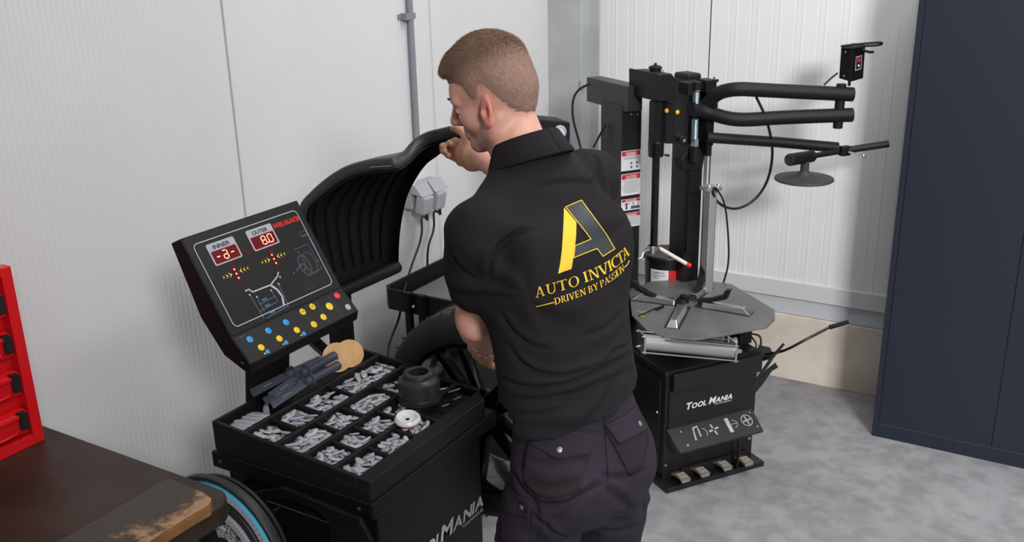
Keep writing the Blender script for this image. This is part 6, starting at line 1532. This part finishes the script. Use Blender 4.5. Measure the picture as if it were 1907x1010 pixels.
c6_ = lambda x, y: (960 + x / 3.883, 340 + y / 3.883)
ypoly = [c6_(*p) for p in [(350, 180), (397, 236), (440, 287), (438, 380), (430, 455), (418, 545), (405, 625), (356, 642), (308, 661), (322, 590), (335, 490), (342, 380), (348, 270)]]
drape(TS, ypoly, [tuple(range(len(ypoly)))], LY, 'logo_left_leg', shirt)
gp_ = [(362, 177), (420, 152), (477, 128), (520, 188), (570, 255), (625, 330), (660, 380), (718, 480), (632, 535), (610, 505), (590, 478), (505, 510), (420, 545), (430, 458), (488, 434), (545, 410), (505, 355), (430, 262)]
gpx = [c6_(*p) for p in gp_]; drape(TS, gpx, [tuple(range(len(gpx)))], LS, 'logo_right_leg', shirt, up=.0007)
v_, f_ = band(gpx + [gpx[0]], 1.5); drape(TS, v_, f_, LY, 'logo_outline', shirt, up=.0013)
# serif capitals drawn as strokes, unit cap height
def sarc(cx, cy, rx, ry, a0, a1, t0, t1, n=14):
    vs, fs = [], []
    for k in range(n + 1):
        u = k / n; a = math.radians(a0 + (a1 - a0) * u); t = t0 + (t1 - t0) * math.sin(math.pi * u)
        vs += [(cx + (rx) * math.cos(a), cy + (ry) * math.sin(a)), (cx + (rx - t) * math.cos(a), cy + (ry - min(t, ry * .5) * .55) * math.sin(a))]
    for k in range(n): fs.append((2 * k, 2 * k + 1, 2 * k + 3, 2 * k + 2))
    return vs, fs
def sq(x0, y0, x1, y1, w): return [(x0 - w / 2, y0), (x1 - w / 2, y1), (x1 + w / 2, y1), (x0 + w / 2, y0)], [(0, 1, 2, 3)]
def sbar(x0, x1, y, h=.06): return [(x0, y), (x1, y), (x1, y + h), (x0, y + h)], [(0, 1, 2, 3)]
TK, TN = .155, .075
GL = {
 'A': (.86, [sq(.10, .03, .42, 1, TN), sq(.74, .03, .44, 1, TK), sbar(.22, .66, .30, .06), sbar(-.02, .24, 0), sbar(.58, .90, 0)]),
 'U': (.86, [sq(.17, 1, .17, .30, TK), sq(.72, 1, .72, .30, TN), sarc(.43, .32, .335, .33, 180, 360, .14, .13), sbar(.0, .34, .94), sbar(.58, .86, .94)]),
 'T': (.80, [sq(.40, .0, .40, 1, TK), sbar(.0, .80, .92, .08), sbar(.24, .56, 0), sq(.02, .80, .02, 1, .05), sq(.78, .80, .78, 1, .05)]),
 'O': (.92, [sarc(.46, .5, .46, .52, 90, 270, .07, .17), sarc(.46, .5, .46, .52, -90, 90, .07, .17)]),
 'I': (.36, [sq(.18, .0, .18, 1, TK), sbar(.02, .34, 0), sbar(.02, .34, .94)]),
 'N': (.90, [sq(.14, .0, .14, 1, TN), sq(.20, 1, .72, .0, TK), sq(.76, 1, .76, .0, TN), sbar(.0, .28, 0), sbar(.0, .22, .94), sbar(.62, .90, .94)]),
 'V': (.84, [sq(.12, 1, .42, .0, TK), sq(.72, 1, .46, .0, TN), sbar(-.02, .30, .94), sbar(.56, .86, .94)]),
 'C': (.80, [sarc(.46, .5, .46, .52, 50, 310, .06, .18, 22), sq(.76, .72, .76, .96, .05)]),
 'D': (.88, [sq(.16, .0, .16, 1, TK), sarc(.36, .5, .50, .50, -90, 90, .05, .18), sbar(.0, .40, 0), sbar(.0, .40, .94)]),
 'R': (.84, [sq(.16, .0, .16, 1, TK), sarc(.34, .74, .34, .26, -90, 90, .05, .15), sbar(.0, .38, .94), sbar(.16, .36, .47), sq(.40, .50, .74, .0, TK), sbar(.0, .32, 0), sbar(.64, .88, 0)]),
 'E': (.68, [sq(.16, .0, .16, 1, TK), sbar(.0, .62, .94), sbar(.0, .64, 0), sbar(.16, .50, .48), sq(.61, .80, .61, 1, .05), sq(.63, .0, .63, .22, .05), sq(.49, .40, .49, .62, .05)]),
 'B': (.76, [sq(.16, .0, .16, 1, TK), sarc(.34, .75, .32, .25, -90, 90, .05, .15), sarc(.34, .26, .38, .27, -90, 90, .05, .16), sbar(.0, .38, .94), sbar(.0, .38, 0), sbar(.16, .38, .48)]),
 'Y': (.80, [sq(.40, .0, .40, .48, TK), sq(.12, 1, .40, .44, TK), sq(.70, 1, .42, .44, TN), sbar(-.02, .28, .94), sbar(.54, .82, .94), sbar(.24, .56, 0)]),
 'P': (.74, [sq(.16, .0, .16, 1, TK), sarc(.34, .73, .36, .27, -90, 90, .05, .16), sbar(.0, .38, .94), sbar(.16, .38, .45), sbar(.0, .34, 0)]),
 'S': (.60, [sarc(.30, .74, .27, .27, 50, 255, .06, .15), sarc(.30, .26, .30, .28, -130, 85, .06, .16), sq(.54, .74, .54, .96, .05), sq(.04, .04, .04, .28, .05)]),
}
def script_line(text, spans, base_pts, ups, hh, name):
    vs, fs = [], []
    bx_ = [p[0] for p in base_pts]; by_ = [p[1] for p in base_pts]
    for ch, (x0, x1) in zip(text, spans):
        wdt, parts = GL[ch]
        for v, f in parts:
            n = len(vs)
            for (x, y) in v:
                X = x0 + (x1 - x0) * x / wdt; Yb = np.interp(X, bx_, by_); ux = np.interp(X, [u[0] for u in ups], [u[1] for u in ups]); uy = np.interp(X, [u[0] for u in ups], [u[2] for u in ups])
                vs.append(c6_(X + ux * y * hh, Yb + uy * y * hh))
            fs += [tuple(n + i for i in ff) for ff in f]
    return drape(TS, vs, fs, LY, name, shirt, mx=4, up=.0012)
b1 = [(148, 835), (245, 808), (340, 781), (430, 754), (512, 720), (600, 688), (680, 646), (740, 606), (790, 562), (830, 515)]
spans1 = [(148, 212), (226, 300), (308, 382), (390, 466), (500, 532), (540, 612), (612, 682), (678, 706), (704, 758), (746, 792), (786, 824)]
ups1 = [(148, -.10, -1), (430, -.2, -1), (520, -.26, -1), (830, -.30, -1)]
script_line('AUTOINVICTA', spans1, b1, ups1, 72, 'logo_name')
t2 = 'DRIVENBYPASSION'; b2 = [(285, 885), (400, 850), (515, 808), (600, 770), (660, 735), (720, 695), (785, 640)]
spans2 = [(285, 328), (333, 368), (372, 388), (392, 430), (434, 464), (470, 512), (530, 562), (566, 602), (616, 646), (648, 680), (682, 706), (706, 728), (728, 742), (738, 764), (760, 788)]
script_line(t2, spans2, b2, [(285, -.15, -1), (830, -.25, -1)], 46, 'logo_motto')
for nm, pts in (('logo_rule', [(152, 898), (280, 868)]), ('logo_rule', [(786, 614), (806, 598), (822, 566)])):
    v_, f_ = band([c6_(*p) for p in pts], 1.7); drape(TS, v_, f_, LY, nm, shirt, up=.0012, mx=4)
SEAM = mat('seam_black', (.009, .008, .009), .9)
for nm, pts in (('sleeve_seam', [(832, 384), (846, 398), (866, 424), (885, 455), (900, 485), (909, 515), (912, 545)]), ('shoulder_seam', [(856, 362), (885, 345), (915, 322)]), ('hem_stitching', [(972, 806), (1010, 800), (1066, 785), (1120, 760), (1160, 737), (1198, 712)]), ('sleeve_stitching', [(846, 548), (860, 556), (880, 550), (900, 536)])):
    P = catmull([(x, y, 0) for x, y in pts], 5); v_, f_ = band([(p.x, p.y) for p in P], 1.4); drape(TS, v_, f_, SEAM, nm, shirt, up=.0006, mx=5)
# ---- trousers ----
tv = Vol((-.22, -.26, .05), (.18, .26, 1.20), .0050)
PT = [[.885, -.030, 0, .165, .112], [.92, -.032, 0, .172, .118], [.96, -.034, 0, .172, .119], [1.03, -.030, 0, .164, .111], [1.10, -.020, 0, .152, .100], [1.16, -.010, 0, .144, .092]]
tv.loft(PT, k=0)
for s, h_, k_, a_ in ((1, HIPL, KNL, ANL), (-1, HIPR, KNR, ANR)):
    tv.ell((-.070, s * .078, .965), (.082, .088, .10), k=.05)
    tv.chain([h_ + [0, -s * .004, -.03], (h_ + k_) / 2 + [0, 0, .04], k_, (k_ + a_) / 2, a_], [.092, .083, .074, .070, .066], k=.012)
    tv.ell((h_ + k_) / 2 + [-.01, s * .055, .10], (.055, .035, .09), k=.03)
def tfold(X, Y, Z):
    leg = np.where(Y > 0, 1.0, -1.0); u = Y - leg * .11
    g = .0050 * np.sin(Z * 70 + 26 * u * leg + 2.2 * np.sin(Z * 13 + X * 20)) * np.exp(-((Z - .74) / .09) ** 2) * (.4 + .6 * np.sin(X * 25 + Z * 9 + leg))
    g = g + .0045 * np.sin((Z + .8 * np.abs(Y)) * 95 + 3 * np.sin(X * 14)) * np.exp(-((Z - .835) / .045) ** 2) * (X < .03)
    g = g + .004 * wob(X, Y, Z, 26, .6) * (Z < .86) + .0018 * wob(X, Y, Z, 55, 2.1)
    return g
tv.displace(tfold, .03)
V4, F4 = tv.mesh(); V4 = relax(V4, F4, 2, .5)
V4 = creases(V4, F4, [(.0065, .011, [(990, 922), (1015, 938), (1051, 936), (1087, 917), (1129, 893)]), (.0055, .010, [(953, 872), (970, 905), (993, 932), (1010, 960)]), (.0060, .012, [(1120, 905), (1150, 925), (1177, 950)]), (.0055, .010, [(1140, 960), (1172, 948), (1206, 926)]),
    (.0050, .010, [(993, 952), (1022, 985), (1055, 1004)]), (.0050, .011, [(1115, 985), (1150, 990), (1200, 975)]), (.0045, .010, [(1110, 880), (1140, 890), (1180, 885), (1208, 872)]), (.0045, .012, [(985, 1000), (1040, 960), (1080, 930)]), (.0035, .010, [(975, 850), (1010, 862), (1060, 858)]), (.004, .01, [(1000, 905), (1050, 905), (1090, 885)])])
V4 = relax(V4, F4, 1, .3)
PANT = mat('dark_work_cotton', (.0240, .0190, .0285), .82, bump=.4, bscale=700, spec=.2, var=.12, vscale=12)
PANT2 = mat('dark_work_patch', (.0190, .0150, .0190), .85, bump=.5, bscale=600, spec=.2)
trou = skin_mesh('work_trousers', V4, F4, PANT, man)
TT_ = tree_of(trou)
z4 = lambda x, y: (900 + x / 3.258, 700 + y / 3.258)
def patch(pts, name, m, up=.002, edge=True):
    P = [z4(*p) for p in pts]; o = drape(TT_, P, [tuple(range(len(P)))], m, name, trou, mx=9, up=up)
    sm = o.modifiers.new('solid', 'SOLIDIFY'); sm.thickness = .0022; sm.offset = 0
    return o
pk1 = patch([(262, 420), (240, 560), (245, 640), (330, 730), (430, 752), (590, 700), (610, 560), (680, 370), (560, 335)], 'back_pocket', PANT, .0018)
patch([(250, 655), (330, 728), (430, 750), (590, 700), (600, 612), (480, 600), (300, 620)], 'pocket_patch', PANT2, .0035)
patch([(264, 405), (450, 510), (650, 482), (676, 372), (560, 330), (420, 350)], 'pocket_flap', PANT, .0055)
patch([(740, 330), (890, 610), (960, 560), (1000, 400), (985, 180), (830, 270)], 'back_pocket', PANT2, .0018)
patch([(735, 300), (820, 418), (995, 330), (985, 130), (860, 240)], 'pocket_flap', PANT, .0050)
patch([(95, 690), (120, 830), (285, 870), (295, 765), (190, 710)], 'cargo_flap', PANT, .005)
patch([(100, 640), (108, 1000), (270, 1030), (290, 780), (180, 700)], 'cargo_pocket', PANT, .0018)
for pts, nm in (([(735, 240), (738, 330), (748, 450), (756, 560), (758, 640)], 'centre_seam'), ([(725, 335), (620, 330), (560, 340)], 'yoke_seam'), ([(330, 770), (500, 760), (640, 690), (760, 640)], 'fold_strip'), ([(970, 720), (1000, 900), (1010, 1005)], 'side_seam')):  # the entry under the seat is a dark band laid along the crease
    P = catmull([(*z4(*p), 0) for p in pts], 4); v_, f_ = band([(p.x, p.y) for p in P], 1.5); drape(TT_, v_, f_, SEAM, nm, trou, up=.0025 if nm != 'side_seam' else .001)
SNAP = mat('snap_metal', (.30, .285, .27), .5, metal=.8)
for p in ((462, 452), (946, 293), (236, 797), (92, 706), (352, 1500)):
    if p[1] > 1200: continue
    c = cast(TT_, *z4(*p), .0065)
    if c is None: continue
    h = TT_.ray_cast(CP, ray(*z4(*p))); n = h[1] if h[1].dot(ray(953, 505)) < 0 else -h[1]
    MB().lathe(c, n, [(.0062, 0), (.0060, .0016), (.0045, .0024), (0, .0026)], n=24).build('snap_button', SNAP, trou, smooth=40)
# belt band under the shirt, shoes
SHOE = mat('black_work_shoe', (.012, .012, .012), .5)
sv = Vol((-.16, -.24, 0), (.24, .24, .16), .005)
for s, a_ in ((1, ANL), (-1, ANR)):
    sv.cap(a_ + [-.01, 0, -.02], a_ + [-.015, 0, .02], .050, .046, k=.02); sv.cap(a_ + [-.02, 0, -.048], a_ + [.14, s * .01, -.052], .040, .042, k=.03); sv.ell(a_ + [.15, s * .012, -.05], (.06, .048, .038), k=.03)
sl_, X, Y, Z = sv.sub((-1, -1, -1), (1, 1, 1)); sv.D[sl_] = np.maximum(sv.D[sl_], (.004 - Z).astype(np.float32) + 0 * X + 0 * Y)
V5, F5 = sv.mesh(); 
for s, nm in ((1, 'shoe'), (-1, 'shoe')):
    m_ = (V5[:, 1] * s > 0); kf = m_[F5].all(1); Fq = F5[kf]; u = np.unique(Fq); mp_ = np.full(len(V5), -1); mp_[u] = np.arange(len(u)); skin_mesh(nm, V5[u], mp_[Fq], SHOE, man)
# bracelet
wv_ = Vector(toW(WL[None])[0]); wd = Vector((toW(PX(897, 650, 2.37)[None]) - toW(EL[None]))[0]).normalized(); wd = Vector(((WL - EL) @ MW)).normalized()
br = root('bracelet', wv_, 'silver chain bracelet on the left wrist of the man', 'bracelet')
u = wd.orthogonal().normalized(); w_ = wd.cross(u)
for k in range(22):
    a = 2 * math.pi * k / 22; c = wv_ + (u * math.cos(a) + w_ * math.sin(a)) * .0305; tn = (-u * math.sin(a) + w_ * math.cos(a)); rd2 = (u * math.cos(a) + w_ * math.sin(a))
    MB().lathe(c, (rd2 if k % 2 else wd), [(.0028, -.0012), (.0048, -.0008), (.0048, .0008), (.0028, .0012), (.0028, -.0012)], n=12).build('chain_link', CHR, br, smooth=50)
for o in bpy.data.objects:
    if '_base' in o: del o['_base']
